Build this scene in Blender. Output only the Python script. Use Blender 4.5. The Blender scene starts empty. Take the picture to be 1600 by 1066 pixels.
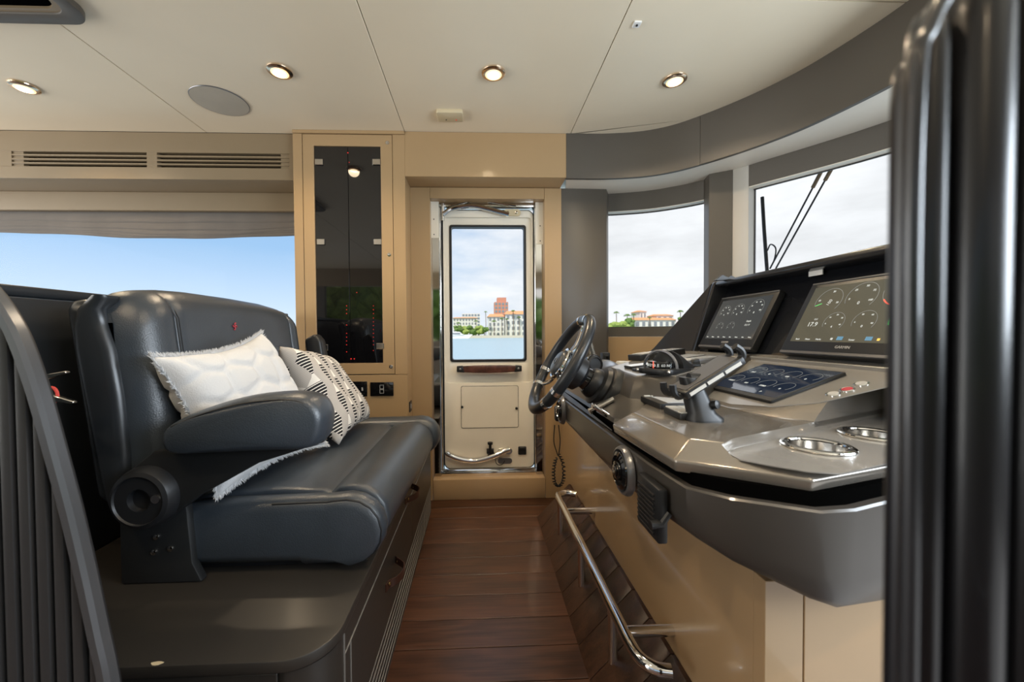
import bpy, bmesh, math, random
from mathutils import Vector, Matrix
random.seed(7)
PI = math.pi
scene = bpy.context.scene
COL = scene.collection

# ------------------------------------------------------------------ camera
F, PX, PY = 600.0, 770.0, 533.0          # focal length and principal point in pixels of a 1600 x 1066 frame
YAW, PITCH, ROLL, ZC = 0.0375, 0.0195, 0.007, 0.98
cd = bpy.data.cameras.new('camera')
cam = bpy.data.objects.new('camera', cd); COL.objects.link(cam)
cd.sensor_width = 36.0; cd.lens = F / 1600 * 36; cd.clip_start = 0.02; cd.clip_end = 3000
cd.shift_x = (800 - PX) / 1600
cam.matrix_world = (Matrix.Translation((0, 0, ZC)) @ Matrix.Rotation(-YAW, 4, 'Z') @ Matrix.Rotation(PI/2 - PITCH, 4, 'X') @ Matrix.Rotation(-ROLL, 4, 'Z'))
cd.dof.use_dof = True; cd.dof.focus_distance = 1.25; cd.dof.aperture_fstop = 5.0
scene.camera = cam

def ray(px, py):
    a, b = px - PX, PY - py
    c, s = math.cos(ROLL), math.sin(ROLL)
    a, b = c*a + s*b, -s*a + c*b
    d = Vector((a/F, 1.0, b/F))
    c, s = math.cos(-PITCH), math.sin(-PITCH)
    d = Vector((d.x, c*d.y - s*d.z, s*d.y + c*d.z))
    c, s = math.cos(-YAW), math.sin(-YAW)
    return Vector((c*d.x - s*d.y, s*d.x + c*d.y, d.z))
def at(px, py, X=None, Y=None, Z=None):
    """point of the place seen at a photo pixel, on a known plane of the room"""
    d = ray(px, py)
    t = X/d.x if X is not None else Y/d.y if Y is not None else (Z - ZC)/d.z
    return Vector((0, 0, ZC)) + t*d

# ------------------------------------------------------------------ sky, sun, added fill lamps, exposure
world = bpy.data.worlds.new('sky'); scene.world = world; world.use_nodes = True
wt = world.node_tree; wt.nodes.clear()
def wn(t, **k):
    n = wt.nodes.new(t)
    for a, b in k.items(): setattr(n, a, b)
    return n
def wl(a, b): wt.links.new(a, b)
tc = wn('ShaderNodeTexCoord'); sx = wn('ShaderNodeSeparateXYZ'); wl(tc.outputs['Generated'], sx.inputs[0])
elev = wn('ShaderNodeMapRange'); wl(sx.outputs['Z'], elev.inputs[0]); elev.inputs[1].default_value = 0.0; elev.inputs[2].default_value = 0.55
ramp = wn('ShaderNodeValToRGB'); wl(elev.outputs[0], ramp.inputs[0])
ramp.color_ramp.elements[0].position = 0.0; ramp.color_ramp.elements[0].color = (0.72, 0.83, 0.94, 1)
ramp.color_ramp.elements[1].position = 1.0; ramp.color_ramp.elements[1].color = (0.16, 0.34, 0.66, 1)
e = ramp.color_ramp.elements.new(0.35); e.color = (0.34, 0.54, 0.79, 1)
mp = wn('ShaderNodeMapping'); mp.inputs['Scale'].default_value = (1.6, 1.6, 6.0); wl(tc.outputs['Generated'], mp.inputs[0])
nz = wn('ShaderNodeTexNoise'); nz.inputs['Scale'].default_value = 2.2; nz.inputs['Detail'].default_value = 7; nz.inputs['Roughness'].default_value = 0.58; wl(mp.outputs[0], nz.inputs['Vector'])
mad = wn('ShaderNodeMath', operation='MULTIPLY_ADD'); wl(sx.outputs['X'], mad.inputs[0]); mad.inputs[1].default_value = 1.05; wl(nz.outputs[0], mad.inputs[2])
cm = wn('ShaderNodeMapRange', interpolation_type='SMOOTHSTEP'); wl(mad.outputs[0], cm.inputs[0]); cm.inputs[1].default_value = 0.02; cm.inputs[2].default_value = 0.80
cr = wn('ShaderNodeMapRange'); wl(nz.outputs[0], cr.inputs[0]); cr.inputs[1].default_value = 0.35; cr.inputs[2].default_value = 0.66; cr.inputs[3].default_value = 0.72; cr.inputs[4].default_value = 0.90
cc = wn('ShaderNodeCombineColor'); wl(cr.outputs[0], cc.inputs[0]); wl(cr.outputs[0], cc.inputs[1]); wl(cr.outputs[0], cc.inputs[2])
mx = wn('ShaderNodeMix', data_type='RGBA'); wl(cm.outputs[0], mx.inputs['Factor']); wl(ramp.outputs[0], mx.inputs['A']); wl(cc.outputs[0], mx.inputs['B'])
bg = wn('ShaderNodeBackground'); wl(mx.outputs['Result'], bg.inputs[0]); bg.inputs[1].default_value = 0.77
wo = wn('ShaderNodeOutputWorld'); wl(bg.outputs[0], wo.inputs[0])

def lamp(name, kind, loc, energy, color=(1, 1, 1), rot=(0, 0, 0), **k):
    l = bpy.data.lights.new(name, kind); l.energy = energy; l.color = color
    for a, b in k.items(): setattr(l, a, b)
    o = bpy.data.objects.new(name, l); COL.objects.link(o); o.location = loc; o.rotation_euler = rot
    return o
sun = lamp('sun', 'SUN', (0, 0, 20), 3.0, (1.0, 0.94, 0.84), angle=0.01)
sun.rotation_euler = Vector((0.35, 0.55, -1.0)).to_track_quat('-Z', 'Y').to_euler()
# added area lamps fill the cabin from the unseen aft end and windscreen
lamp('fill_aft', 'AREA', (-4.3, 0.0, 1.1), 90, (1.0, 0.97, 0.92), (PI/2, 0, -PI/2), shape='RECTANGLE', size=3.8, size_y=1.9)
lamp('fill_windscreen', 'AREA', (1.78, -0.25, 1.36), 44, (0.80, 0.90, 1.0), (PI/2, 0, PI/2), shape='RECTANGLE', size=1.9, size_y=0.66)

scene.view_settings.view_transform = 'Standard'
try: scene.view_settings.look = 'None'
except Exception: pass
scene.view_settings.exposure = 0.62; scene.view_settings.gamma = 1.0
scene.view_settings.use_curve_mapping = False

# ------------------------------------------------------------------ materials
MATS = {}
def mat(name, base, rough=0.5, metal=0.0, noise=0.06, nscale=6.0, bump=0.0, bscale=200.0, coat=0.0, emit=None, estr=0.0, spec=0.5, sheen=0.0):
    m = bpy.data.materials.new(name); m.use_nodes = True; t = m.node_tree; N = t.nodes
    b = N['Principled BSDF']
    b.inputs['Roughness'].default_value = rough; b.inputs['Metallic'].default_value = metal
    b.inputs['Specular IOR Level'].default_value = spec
    b.inputs['Coat Weight'].default_value = coat; b.inputs['Coat Roughness'].default_value = 0.06
    if sheen: b.inputs['Sheen Weight'].default_value = sheen
    c = N.new('ShaderNodeTexCoord')
    n = N.new('ShaderNodeTexNoise'); n.inputs['Scale'].default_value = nscale; n.inputs['Detail'].default_value = 4
    t.links.new(c.outputs['Object'], n.inputs['Vector'])
    r = N.new('ShaderNodeMapRange'); r.inputs[1].default_value = 0.3; r.inputs[2].default_value = 0.7; r.inputs[3].default_value = 1 - noise; r.inputs[4].default_value = 1 + noise
    t.links.new(n.outputs[0], r.inputs[0])
    v = N.new('ShaderNodeVectorMath'); v.operation = 'SCALE'; v.inputs[0].default_value = base[:3]; t.links.new(r.outputs[0], v.inputs['Scale'])
    t.links.new(v.outputs[0], b.inputs['Base Color'])
    if bump:
        n2 = N.new('ShaderNodeTexNoise'); n2.inputs['Scale'].default_value = bscale; n2.inputs['Detail'].default_value = 3; t.links.new(c.outputs['Object'], n2.inputs['Vector'])
        bp = N.new('ShaderNodeBump'); bp.inputs['Strength'].default_value = bump; bp.inputs['Distance'].default_value = 0.002
        t.links.new(n2.outputs[0], bp.inputs['Height']); t.links.new(bp.outputs[0], b.inputs['Normal'])
    if emit:
        b.inputs['Emission Color'].default_value = (*emit, 1); b.inputs['Emission Strength'].default_value = estr
    MATS[name] = m; return m
def wood(name, dark, light, rough=0.32, axis='X'):
    m = bpy.data.materials.new(name); m.use_nodes = True; t = m.node_tree; N = t.nodes; b = N['Principled BSDF']
    c = N.new('ShaderNodeTexCoord'); oi = N.new('ShaderNodeObjectInfo')
    add = N.new('ShaderNodeVectorMath'); add.operation = 'MULTIPLY_ADD'
    add.inputs[1].default_value = (1, 1, 1)
    sc = N.new('ShaderNodeVectorMath'); sc.operation = 'SCALE'; sc.inputs[0].default_value = (7.1, 5.3, 3.7); t.links.new(oi.outputs['Random'], sc.inputs['Scale'])
    t.links.new(c.outputs['Object'], add.inputs[0]); t.links.new(sc.outputs[0], add.inputs[2])
    mp = N.new('ShaderNodeMapping'); mp.inputs['Scale'].default_value = (1.6, 9, 9) if axis == 'X' else (9, 1.6, 9); t.links.new(add.outputs[0], mp.inputs[0])
    n1 = N.new('ShaderNodeTexNoise'); n1.inputs['Scale'].default_value = 1.3; n1.inputs['Detail'].default_value = 2; t.links.new(mp.outputs[0], n1.inputs['Vector'])
    ml = N.new('ShaderNodeMath'); ml.operation = 'MULTIPLY'; ml.inputs[1].default_value = 26; t.links.new(n1.outputs[0], ml.inputs[0])
    sn = N.new('ShaderNodeMath'); sn.operation = 'SINE'; t.links.new(ml.outputs[0], sn.inputs[0])
    mp2 = N.new('ShaderNodeMapping'); mp2.inputs['Scale'].default_value = (6, 160, 160) if axis == 'X' else (160, 6, 160); t.links.new(add.outputs[0], mp2.inputs[0])
    n2 = N.new('ShaderNodeTexNoise'); n2.inputs['Scale'].default_value = 1.0; n2.inputs['Detail'].default_value = 5; t.links.new(mp2.outputs[0], n2.inputs['Vector'])
    ad = N.new('ShaderNodeMath'); ad.operation = 'MULTIPLY_ADD'; ad.inputs[1].default_value = 0.16; t.links.new(sn.outputs[0], ad.inputs[0]); t.links.new(n2.outputs[0], ad.inputs[2])
    rp = N.new('ShaderNodeValToRGB'); t.links.new(ad.outputs[0], rp.inputs[0])
    rp.color_ramp.elements[0].position = 0.25; rp.color_ramp.elements[0].color = (*dark, 1)
    rp.color_ramp.elements[1].position = 0.75; rp.color_ramp.elements[1].color = (*light, 1)
    vr = N.new('ShaderNodeMapRange'); vr.inputs[3].default_value = 0.8; vr.inputs[4].default_value = 1.2; t.links.new(oi.outputs['Random'], vr.inputs[0])
    vm = N.new('ShaderNodeVectorMath'); vm.operation = 'SCALE'; t.links.new(rp.outputs[0], vm.inputs[0]); t.links.new(vr.outputs[0], vm.inputs['Scale'])
    t.links.new(vm.outputs[0], b.inputs['Base Color'])
    b.inputs['Roughness'].default_value = rough
    bp = N.new('ShaderNodeBump'); bp.inputs['Strength'].default_value = 0.25; bp.inputs['Distance'].default_value = 0.001
    t.links.new(ad.outputs[0], bp.inputs['Height']); t.links.new(bp.outputs[0], b.inputs['Normal'])
    MATS[name] = m; return m
def glass(name, tint=(1, 1, 1), refl=0.10):
    m = bpy.data.materials.new(name); m.use_nodes = True; t = m.node_tree; N = t.nodes; N.clear()
    tr = N.new('ShaderNodeBsdfTransparent'); tr.inputs[0].default_value = (*tint, 1)
    gl = N.new('ShaderNodeBsdfGlossy'); gl.inputs['Roughness'].default_value = 0.0
    lw = N.new('ShaderNodeLayerWeight'); lw.inputs[0].default_value = refl
    ns = N.new('ShaderNodeTexNoise'); ns.inputs['Scale'].default_value = 3
    ma = N.new('ShaderNodeMath'); ma.operation = 'MULTIPLY'; t.links.new(lw.outputs['Fresnel'], ma.inputs[0]); ma.inputs[1].default_value = 0.6
    mi = N.new('ShaderNodeMixShader'); t.links.new(ma.outputs[0], mi.inputs[0]); t.links.new(tr.outputs[0], mi.inputs[1]); t.links.new(gl.outputs[0], mi.inputs[2])
    o = N.new('ShaderNodeOutputMaterial'); t.links.new(mi.outputs[0], o.inputs[0]); MATS[name] = m; return m

mat('ceiling', (0.80, 0.70, 0.53), 0.42, noise=0.03, nscale=2)
mat('beige', (0.40, 0.268, 0.140), 0.30, noise=0.03, nscale=2, coat=0.15)
mat('beige_gloss', (0.43, 0.295, 0.165), 0.22, noise=0.03, nscale=2, coat=0.5)
mat('valance', (0.235, 0.175, 0.105), 0.38, noise=0.03)
mat('charcoal', (0.086, 0.074, 0.060), 0.42, noise=0.05, nscale=3, bump=0.05, bscale=400)
mat('soffit_grey', (0.76, 0.70, 0.60), 0.40, noise=0.03)
mat('lining_grey', (0.46, 0.44, 0.40), 0.40, noise=0.03)
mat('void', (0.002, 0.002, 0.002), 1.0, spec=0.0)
mat('flute_gloss', (0.006, 0.006, 0.008), 0.30, coat=0.1)
mat('bezel_metal', (0.78, 0.62, 0.46), 0.16, metal=1.0, noise=0.02)
mat('seam_dark', (0.02, 0.02, 0.02), 0.8)
mat('black', (0.008, 0.008, 0.009), 0.45)
mat('black_gloss', (0.006, 0.006, 0.007), 0.06, coat=0.6)
mat('smoked_glass', (0.004, 0.004, 0.005), 0.02, spec=0.8, coat=0.25)
mat('black_plastic', (0.009, 0.010, 0.012), 0.42, noise=0.1, bump=0.04, bscale=700)
mat('dark_metal', (0.012, 0.013, 0.014), 0.42)
mat('slat_metal', (0.040, 0.040, 0.042), 0.36, metal=0.3)
mat('rim_metal', (0.11, 0.115, 0.125), 0.26, metal=0.6)
mat('leather', (0.031, 0.040, 0.052), 0.33, noise=0.10, nscale=10, bump=0.28, bscale=360, spec=0.65)
mat('leather_shell', (0.016, 0.019, 0.023), 0.30, noise=0.08, bump=0.05, bscale=300)
mat('leather_strap', (0.045, 0.018, 0.012), 0.4)
mat('cabinet_dark', (0.026, 0.023, 0.020), 0.40, noise=0.06, nscale=3)
mat('groove', (0.20, 0.19, 0.18), 0.4)
mat('chrome', (0.80, 0.79, 0.77), 0.07, metal=1.0, noise=0.02)
mat('steel', (0.66, 0.63, 0.59), 0.16, metal=1.0, noise=0.03)
mat('mirror_steel', (0.62, 0.60, 0.57), 0.045, metal=1.0, noise=0.02)
mat('satin_grey', (0.20, 0.20, 0.21), 0.28, metal=0.6)
mat('taupe', (0.235, 0.21, 0.18), 0.22, metal=0.5, noise=0.02, coat=0.6)
mat('taupe_deck', (0.30, 0.29, 0.275), 0.26, metal=0.35, noise=0.03, coat=0.5)
mat('taupe_dark', (0.058, 0.053, 0.048), 0.36, metal=0.2, noise=0.04, coat=0.15)
mat('dash_black', (0.016, 0.017, 0.020), 0.26, noise=0.06, coat=0.2)
mat('dash_glass', (0.010, 0.011, 0.014), 0.05, noise=0.04, coat=0.3)
mat('door_white', (0.82, 0.77, 0.67), 0.28, noise=0.02, coat=0.3)
mat('white_plastic', (0.80, 0.79, 0.76), 0.35)
mat('cream_plastic', (0.62, 0.52, 0.34), 0.4)
mat('speaker_cloth', (0.42, 0.38, 0.31), 0.7, bump=0.4, bscale=900)
mat('fabric_shade', (0.155, 0.135, 0.118), 0.9, noise=0.12, bump=0.4, bscale=500, sheen=0.3)
mat('fur', (0.58, 0.585, 0.595), 0.95, noise=0.04, bump=0.5, bscale=300, sheen=0.3)
mat('lamp_lens', (1, 0.9, 0.75), 0.4, emit=(1.0, 0.80, 0.52), estr=9.0)
mat('lamp_edge', (1, 0.8, 0.55), 0.4, emit=(1.0, 0.50, 0.20), estr=1.3)
mat('led_red', (0.3, 0.0, 0.0), 0.4, emit=(1.0, 0.05, 0.04), estr=0.45)
mat('led_blue', (0.05, 0.1, 0.3), 0.4, emit=(0.2, 0.35, 0.9), estr=1.0)
mat('mark_white', (0.12, 0.12, 0.11), 0.5, emit=(0.85, 0.87, 0.80), estr=0.42)
mat('mark_grey', (0.06, 0.06, 0.055), 0.5, emit=(0.5, 0.52, 0.48), estr=0.22)
mat('mark_green', (0.05, 0.5, 0.1), 0.5, emit=(0.10, 0.75, 0.16), estr=0.8)
mat('mark_red', (0.6, 0.05, 0.03), 0.5, emit=(0.85, 0.12, 0.07), estr=0.8)
mat('mark_blue', (0.03, 0.08, 0.12), 0.5, emit=(0.15, 0.40, 0.62), estr=0.35)
mat('mark_orange', (0.6, 0.35, 0.05), 0.5, emit=(0.8, 0.5, 0.1), estr=0.6)
mat('print_grey', (0.42, 0.42, 0.42), 0.5)
mat('screen_olive', (0.02, 0.02, 0.016), 0.10, emit=(0.075, 0.07, 0.05), estr=0.8, coat=0.3)
mat('screen_blue', (0.02, 0.022, 0.025), 0.06, emit=(0.03, 0.034, 0.036), estr=0.8, coat=0.5)
mat('screen_tablet', (0.006, 0.008, 0.012), 0.04, emit=(0.010, 0.016, 0.03), estr=0.8, coat=0.5)
mat('handle_wood', (0.09, 0.035, 0.025), 0.2, noise=0.5, nscale=25, coat=0.6)
mat('red_thread', (0.42, 0.04, 0.06), 0.6)
mat('red_cord', (0.55, 0.06, 0.05), 0.5)
mat('screw', (0.55, 0.53, 0.50), 0.25, metal=1.0)
mat('brass', (0.72, 0.50, 0.22), 0.25, metal=1.0)
mat('pad_white', (0.55, 0.55, 0.53), 0.30)
mat('lcd_sky_sheen', (0.70, 0.75, 0.82), 0.10, coat=0.5)  # pale blue base colours sky reflection into the keypad and screen faces
mat('sand', (0.62, 0.55, 0.42), 0.9); mat('lawn', (0.22, 0.30, 0.08), 0.9, noise=0.3)
mat('stucco', (0.78, 0.74, 0.68), 0.8); mat('stucco_pink', (0.62, 0.26, 0.18), 0.8); mat('stucco_blue', (0.22, 0.27, 0.32), 0.5)
mat('roof_tile', (0.66, 0.30, 0.13), 0.8, noise=0.2); mat('pane_dark', (0.26, 0.27, 0.29), 0.3)
mat('leaf', (0.10, 0.17, 0.03), 0.8, noise=0.45, nscale=2.0); mat('leaf_light', (0.26, 0.33, 0.07), 0.8, noise=0.35, nscale=2.0)
mat('bark', (0.22, 0.16, 0.10), 0.9)
wood('floor_wood', (0.042, 0.017, 0.009), (0.088, 0.036, 0.018), 0.30, 'X')
wood('kick_wood', (0.030, 0.014, 0.009), (0.062, 0.029, 0.017), 0.38, 'X')
glass('window_glass', (0.97, 0.985, 1.0), 0.08)
glass('compass_glass', (0.9, 0.9, 0.9), 0.25)

def water_mat():
    m = bpy.data.materials.new('water'); m.use_nodes = True; t = m.node_tree; N = t.nodes; b = N['Principled BSDF']
    b.inputs['Base Color'].default_value = (0.30, 0.42, 0.48, 1); b.inputs['Roughness'].default_value = 0.35
    c = N.new('ShaderNodeTexCoord'); mp = N.new('ShaderNodeMapping'); mp.inputs['Scale'].default_value = (0.5, 0.16, 1); t.links.new(c.outputs['Object'], mp.inputs[0])
    n = N.new('ShaderNodeTexNoise'); n.inputs['Scale'].default_value = 1.0; n.inputs['Detail'].default_value = 6; t.links.new(mp.outputs[0], n.inputs['Vector'])
    bp = N.new('ShaderNodeBump'); bp.inputs['Strength'].default_value = 0.7; bp.inputs['Distance'].default_value = 0.5; t.links.new(n.outputs[0], bp.inputs['Height']); t.links.new(bp.outputs[0], b.inputs['Normal'])
    MATS['water'] = m
water_mat()
def stripe_mat():
    m = bpy.data.materials.new('striped_weave'); m.use_nodes = True; t = m.node_tree; N = t.nodes; b = N['Principled BSDF']; L = t.links.new
    b.inputs['Roughness'].default_value = 0.95
    uv = N.new('ShaderNodeUVMap'); s = N.new('ShaderNodeSeparateXYZ'); L(uv.outputs[0], s.inputs[0])
    def M(op, a, bb=None, c=None):
        n = N.new('ShaderNodeMath'); n.operation = op
        for i, x in enumerate((a, bb, c)):
            if x is None: continue
            if isinstance(x, (int, float)): n.inputs[i].default_value = x
            else: L(x, n.inputs[i])
        return n.outputs[0]
    u, v = s.outputs[0], s.outputs[1]
    band = M('FRACT', M('MULTIPLY', u, 7.0))                         # stripes run up the cushion
    idx = M('FLOOR', M('MULTIPLY', u, 7.0))
    zig = M('PINGPONG', M('ADD', M('MULTIPLY', v, 3.0), M('MULTIPLY', idx, 0.5)), 0.5)   # diamond outline along each stripe
    wdt = M('MULTIPLY_ADD', zig, 0.62, 0.04)
    dist = M('ABSOLUTE', M('SUBTRACT', band, 0.5))
    inside = M('LESS_THAN', dist, wdt)
    half = M('LESS_THAN', M('FRACT', M('ADD', M('MULTIPLY', v, 3.0), M('MULTIPLY', idx, 0.5))), 0.72)
    hatch = M('GREATER_THAN', M('FRACT', M('MULTIPLY', v, 34.0)), 0.30)
    side = M('GREATER_THAN', M('SUBTRACT', band, 0.5), -0.45)
    blk = M('MULTIPLY', M('MULTIPLY', inside, half), M('MULTIPLY', hatch, side))
    grey = M('MULTIPLY', M('SUBTRACT', 1.0, inside), 1.0)
    rib = M('MULTIPLY_ADD', M('SINE', M('MULTIPLY', v, 420.0)), 0.06, 0.94)
    m1 = N.new('ShaderNodeMix'); m1.data_type = 'RGBA'; L(grey, m1.inputs['Factor']); m1.inputs['A'].default_value = (0.80, 0.77, 0.72, 1); m1.inputs['B'].default_value = (0.46, 0.43, 0.40, 1)
    m2 = N.new('ShaderNodeMix'); m2.data_type = 'RGBA'; L(blk, m2.inputs['Factor']); L(m1.outputs['Result'], m2.inputs['A']); m2.inputs['B'].default_value = (0.015, 0.015, 0.018, 1)
    vm = N.new('ShaderNodeVectorMath'); vm.operation = 'SCALE'; L(m2.outputs['Result'], vm.inputs[0]); L(rib, vm.inputs['Scale']); L(vm.outputs[0], b.inputs['Base Color'])
    bp = N.new('ShaderNodeBump'); bp.inputs['Strength'].default_value = 0.5; bp.inputs['Distance'].default_value = 0.002; L(rib, bp.inputs['Height']); L(bp.outputs[0], b.inputs['Normal'])
    MATS['striped_weave'] = m
stripe_mat()

# ------------------------------------------------------------------ builders
WL = {}     # world location of every object's origin
def vec(p): return Vector(p)
class B:
    """collects shapes, builds them as one mesh object"""
    def __init__(s): s.v = []; s.f = []; s.uv = None
    def add(s, vs, fs, M=None):
        o = len(s.v)
        s.v += [(M @ Vector(p)) if M else Vector(p) for p in vs]
        s.f += [[i + o for i in f] for f in fs]; return s
    def box(s, lo, hi, M=None):
        (a, b, c), (d, e, f) = lo, hi
        return s.add([(a,b,c),(d,b,c),(d,e,c),(a,e,c),(a,b,f),(d,b,f),(d,e,f),(a,e,f)],
                     [(0,3,2,1),(4,5,6,7),(0,1,5,4),(1,2,6,5),(2,3,7,6),(3,0,4,7)], M)
    def prism(s, poly, axis, a, b, M=None):
        n = len(poly)
        def P(p, t): return (t, p[0], p[1]) if axis == 'x' else (p[0], t, p[1]) if axis == 'y' else (p[0], p[1], t)
        return s.add([P(p, a) for p in poly] + [P(p, b) for p in poly],
                     [list(range(n))[::-1], list(range(n, 2*n))] + [(i, (i+1) % n, n + (i+1) % n, n + i) for i in range(n)], M)
    def loft(s, rings, caps=True, closed=True, M=None):
        n = len(rings[0]); vs = [p for r in rings for p in r]; fs = []
        for k in range(len(rings)-1):
            for i in range(n if closed else n-1):
                j = (i+1) % n; fs.append((k*n+i, k*n+j, (k+1)*n+j, (k+1)*n+i))
        if caps: fs += [list(range(n))[::-1], [(len(rings)-1)*n + i for i in range(n)]]
        return s.add(vs, fs, M)
    def tube(s, path, r, n=10, closed=False, M=None, flat=1.0):
        path = [Vector(p) for p in path]; m = len(path); rings = []; up = None
        for i, p in enumerate(path):
            if closed: t = path[(i+1) % m] - path[i-1]
            else: t = path[min(i+1, m-1)] - path[max(i-1, 0)]
            t.normalize()
            if up is None:
                up = Vector((0,0,1)) if abs(t.z) < 0.9 else Vector((1,0,0))
            a = t.cross(up); a.normalize(); b = a.cross(t); up = b
            rr = r[i] if isinstance(r, (list, tuple)) else r
            rings.append([p + rr*(math.cos(2*PI*k/n)*a + flat*math.sin(2*PI*k/n)*b) for k in range(n)])
        if closed: rings.append(rings[0])
        return s.loft(rings, caps=not closed, M=M)
    def lathe(s, prof, org=(0,0,0), axis=(0,0,1), n=24, M=None):
        ax = Vector(axis).normalized(); q = Vector((0,0,1)).rotation_difference(ax).to_matrix().to_4x4()
        T = Matrix.Translation(org) @ q
        rings = [[(r*math.cos(2*PI*k/n), r*math.sin(2*PI*k/n), h) for k in range(n)] for r, h in prof]
        return s.loft(rings, caps=True, M=(M @ T) if M else T)
    def build(s, name, m, parent=None, bevel=0.0, seg=2, smooth=35, uvs=None, recalc=True, angle=30):
        c = Vector((0,0,0))
        if s.v:
            lo = Vector([min(p[i] for p in s.v) for i in range(3)]); hi = Vector([max(p[i] for p in s.v) for i in range(3)])
            c = Vector(((lo.x+hi.x)/2, (lo.y+hi.y)/2, lo.z))
        me = bpy.data.meshes.new(name); me.from_pydata([p - c for p in s.v], [], s.f)
        bm = bmesh.new(); bm.from_mesh(me)
        bmesh.ops.remove_doubles(bm, verts=bm.verts, dist=1e-6)
        if recalc: bmesh.ops.recalc_face_normals(bm, faces=bm.faces)
        if bevel:
            es = [e for e in bm.edges if len(e.link_faces) == 2 and e.calc_face_angle(0) > math.radians(angle)]
            bmesh.ops.bevel(bm, geom=es, offset=bevel, segments=seg, profile=0.5, affect='EDGES', clamp_overlap=True)
        bm.to_mesh(me); bm.free()
        if smooth:
            me.shade_smooth()
            try: me.set_sharp_from_angle(angle=math.radians(smooth))
            except Exception: pass
        me.materials.append(MATS[m])
        o = bpy.data.objects.new(name, me); COL.objects.link(o)
        place(o, c, parent); return o
def place(o, c, parent=None):
    WL[o.name] = c.copy()
    if parent is not None:
        o.parent = parent; o.location = c - WL[parent.name]
    else: o.location = c
def thing(name, label, cat, loc, group=None):
    o = bpy.data.objects.new(name, None); COL.objects.link(o); o.empty_display_size = 0.05
    place(o, Vector(loc)); return tag(o, label, cat, group)
def tag(o, label, cat, group=None):
    o['label'] = label; o['category'] = cat
    if group: o['group'] = group
    return o
def struct(o): o['kind'] = 'structure'; return o
def sroot(name, loc, label):
    o = bpy.data.objects.new(name, None); COL.objects.link(o); o.empty_display_size = 0.05
    place(o, Vector(loc)); o['kind'] = 'structure'; o['label'] = label; return o
def part(name, m, parent, lo, hi, bevel=0.0, seg=2, M=None, smooth=35): return B().box(lo, hi, M).build(name, m, parent, bevel, seg, smooth)
def frame(o, u, v):
    u = Vector(u).normalized(); v = Vector(v).normalized(); n = u.cross(v).normalized(); v = n.cross(u)
    return Matrix(((u.x, v.x, n.x, o[0]), (u.y, v.y, n.y, o[1]), (u.z, v.z, n.z, o[2]), (0,0,0,1)))
def carve(o, bld):
    """cut a closed shape out of an object"""
    c = bld.build('cutter', 'black', None, smooth=0)
    m = o.modifiers.new('b', 'BOOLEAN'); m.object = c; m.operation = 'DIFFERENCE'; m.solver = 'EXACT'
    dg = bpy.context.evaluated_depsgraph_get(); me = bpy.data.meshes.new_from_object(o.evaluated_get(dg))
    o.modifiers.clear(); old = o.data; o.data = me; me.name = old.name; bpy.data.meshes.remove(old)
    cm_ = c.data; bpy.data.objects.remove(c); bpy.data.meshes.remove(cm_)
    me.shade_smooth(); me.set_sharp_from_angle(angle=math.radians(32))
def text(body, size, M, m, parent, name='lettering', depth=0.0004, align='CENTER'):
    cu = bpy.data.curves.new('t', 'FONT'); cu.body = body; cu.size = size; cu.align_x = align; cu.align_y = 'CENTER'; cu.extrude = depth; cu.resolution_u = 3
    t = bpy.data.objects.new('t', cu); COL.objects.link(t)
    dg = bpy.context.evaluated_depsgraph_get(); me = bpy.data.meshes.new_from_object(t.evaluated_get(dg))
    vs = [v.co.copy() for v in me.vertices]; fs = [list(p.vertices) for p in me.polygons]
    bpy.data.objects.remove(t); bpy.data.curves.remove(cu); bpy.data.meshes.remove(me)
    return B().add(vs, fs, M).build(name, m, parent, smooth=0, recalc=False)
def rrect(w, h, r, n=6, cx=0, cy=0):
    rs = r if isinstance(r, (list, tuple)) else [r]*4     # bl, br, tr, tl
    out = []
    for (sx_, sy_, a0, rr) in ((-1,-1,PI,rs[0]), (1,-1,1.5*PI,rs[1]), (1,1,0,rs[2]), (-1,1,0.5*PI,rs[3])):
        for k in range(n+1):
            a = a0 + k/n*PI/2
            out.append((cx + sx_*(w/2-rr) + rr*math.cos(a), cy + sy_*(h/2-rr) + rr*math.sin(a)))
    return out
def smoothpath(pts, n=8):
    """Catmull-Rom through the points"""
    p = [Vector(q) for q in pts]; p = [2*p[0]-p[1]] + p + [2*p[-1]-p[-2]]; out = []
    for i in range(1, len(p)-2):
        for k in range(n):
            t = k/n; a, b, c, d = p[i-1], p[i], p[i+1], p[i+2]
            out.append(0.5*((2*b) + (c-a)*t + (2*a-5*b+4*c-d)*t*t + (3*b-a-3*c+d)*t**3))
    out.append(p[-2]); return out

# ================================================================== THE ROOM
H = 2.07; Y1 = 2.10; Y2 = 2.25; SOF = 1.83
CABL, CABR = -0.978, -0.388
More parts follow.
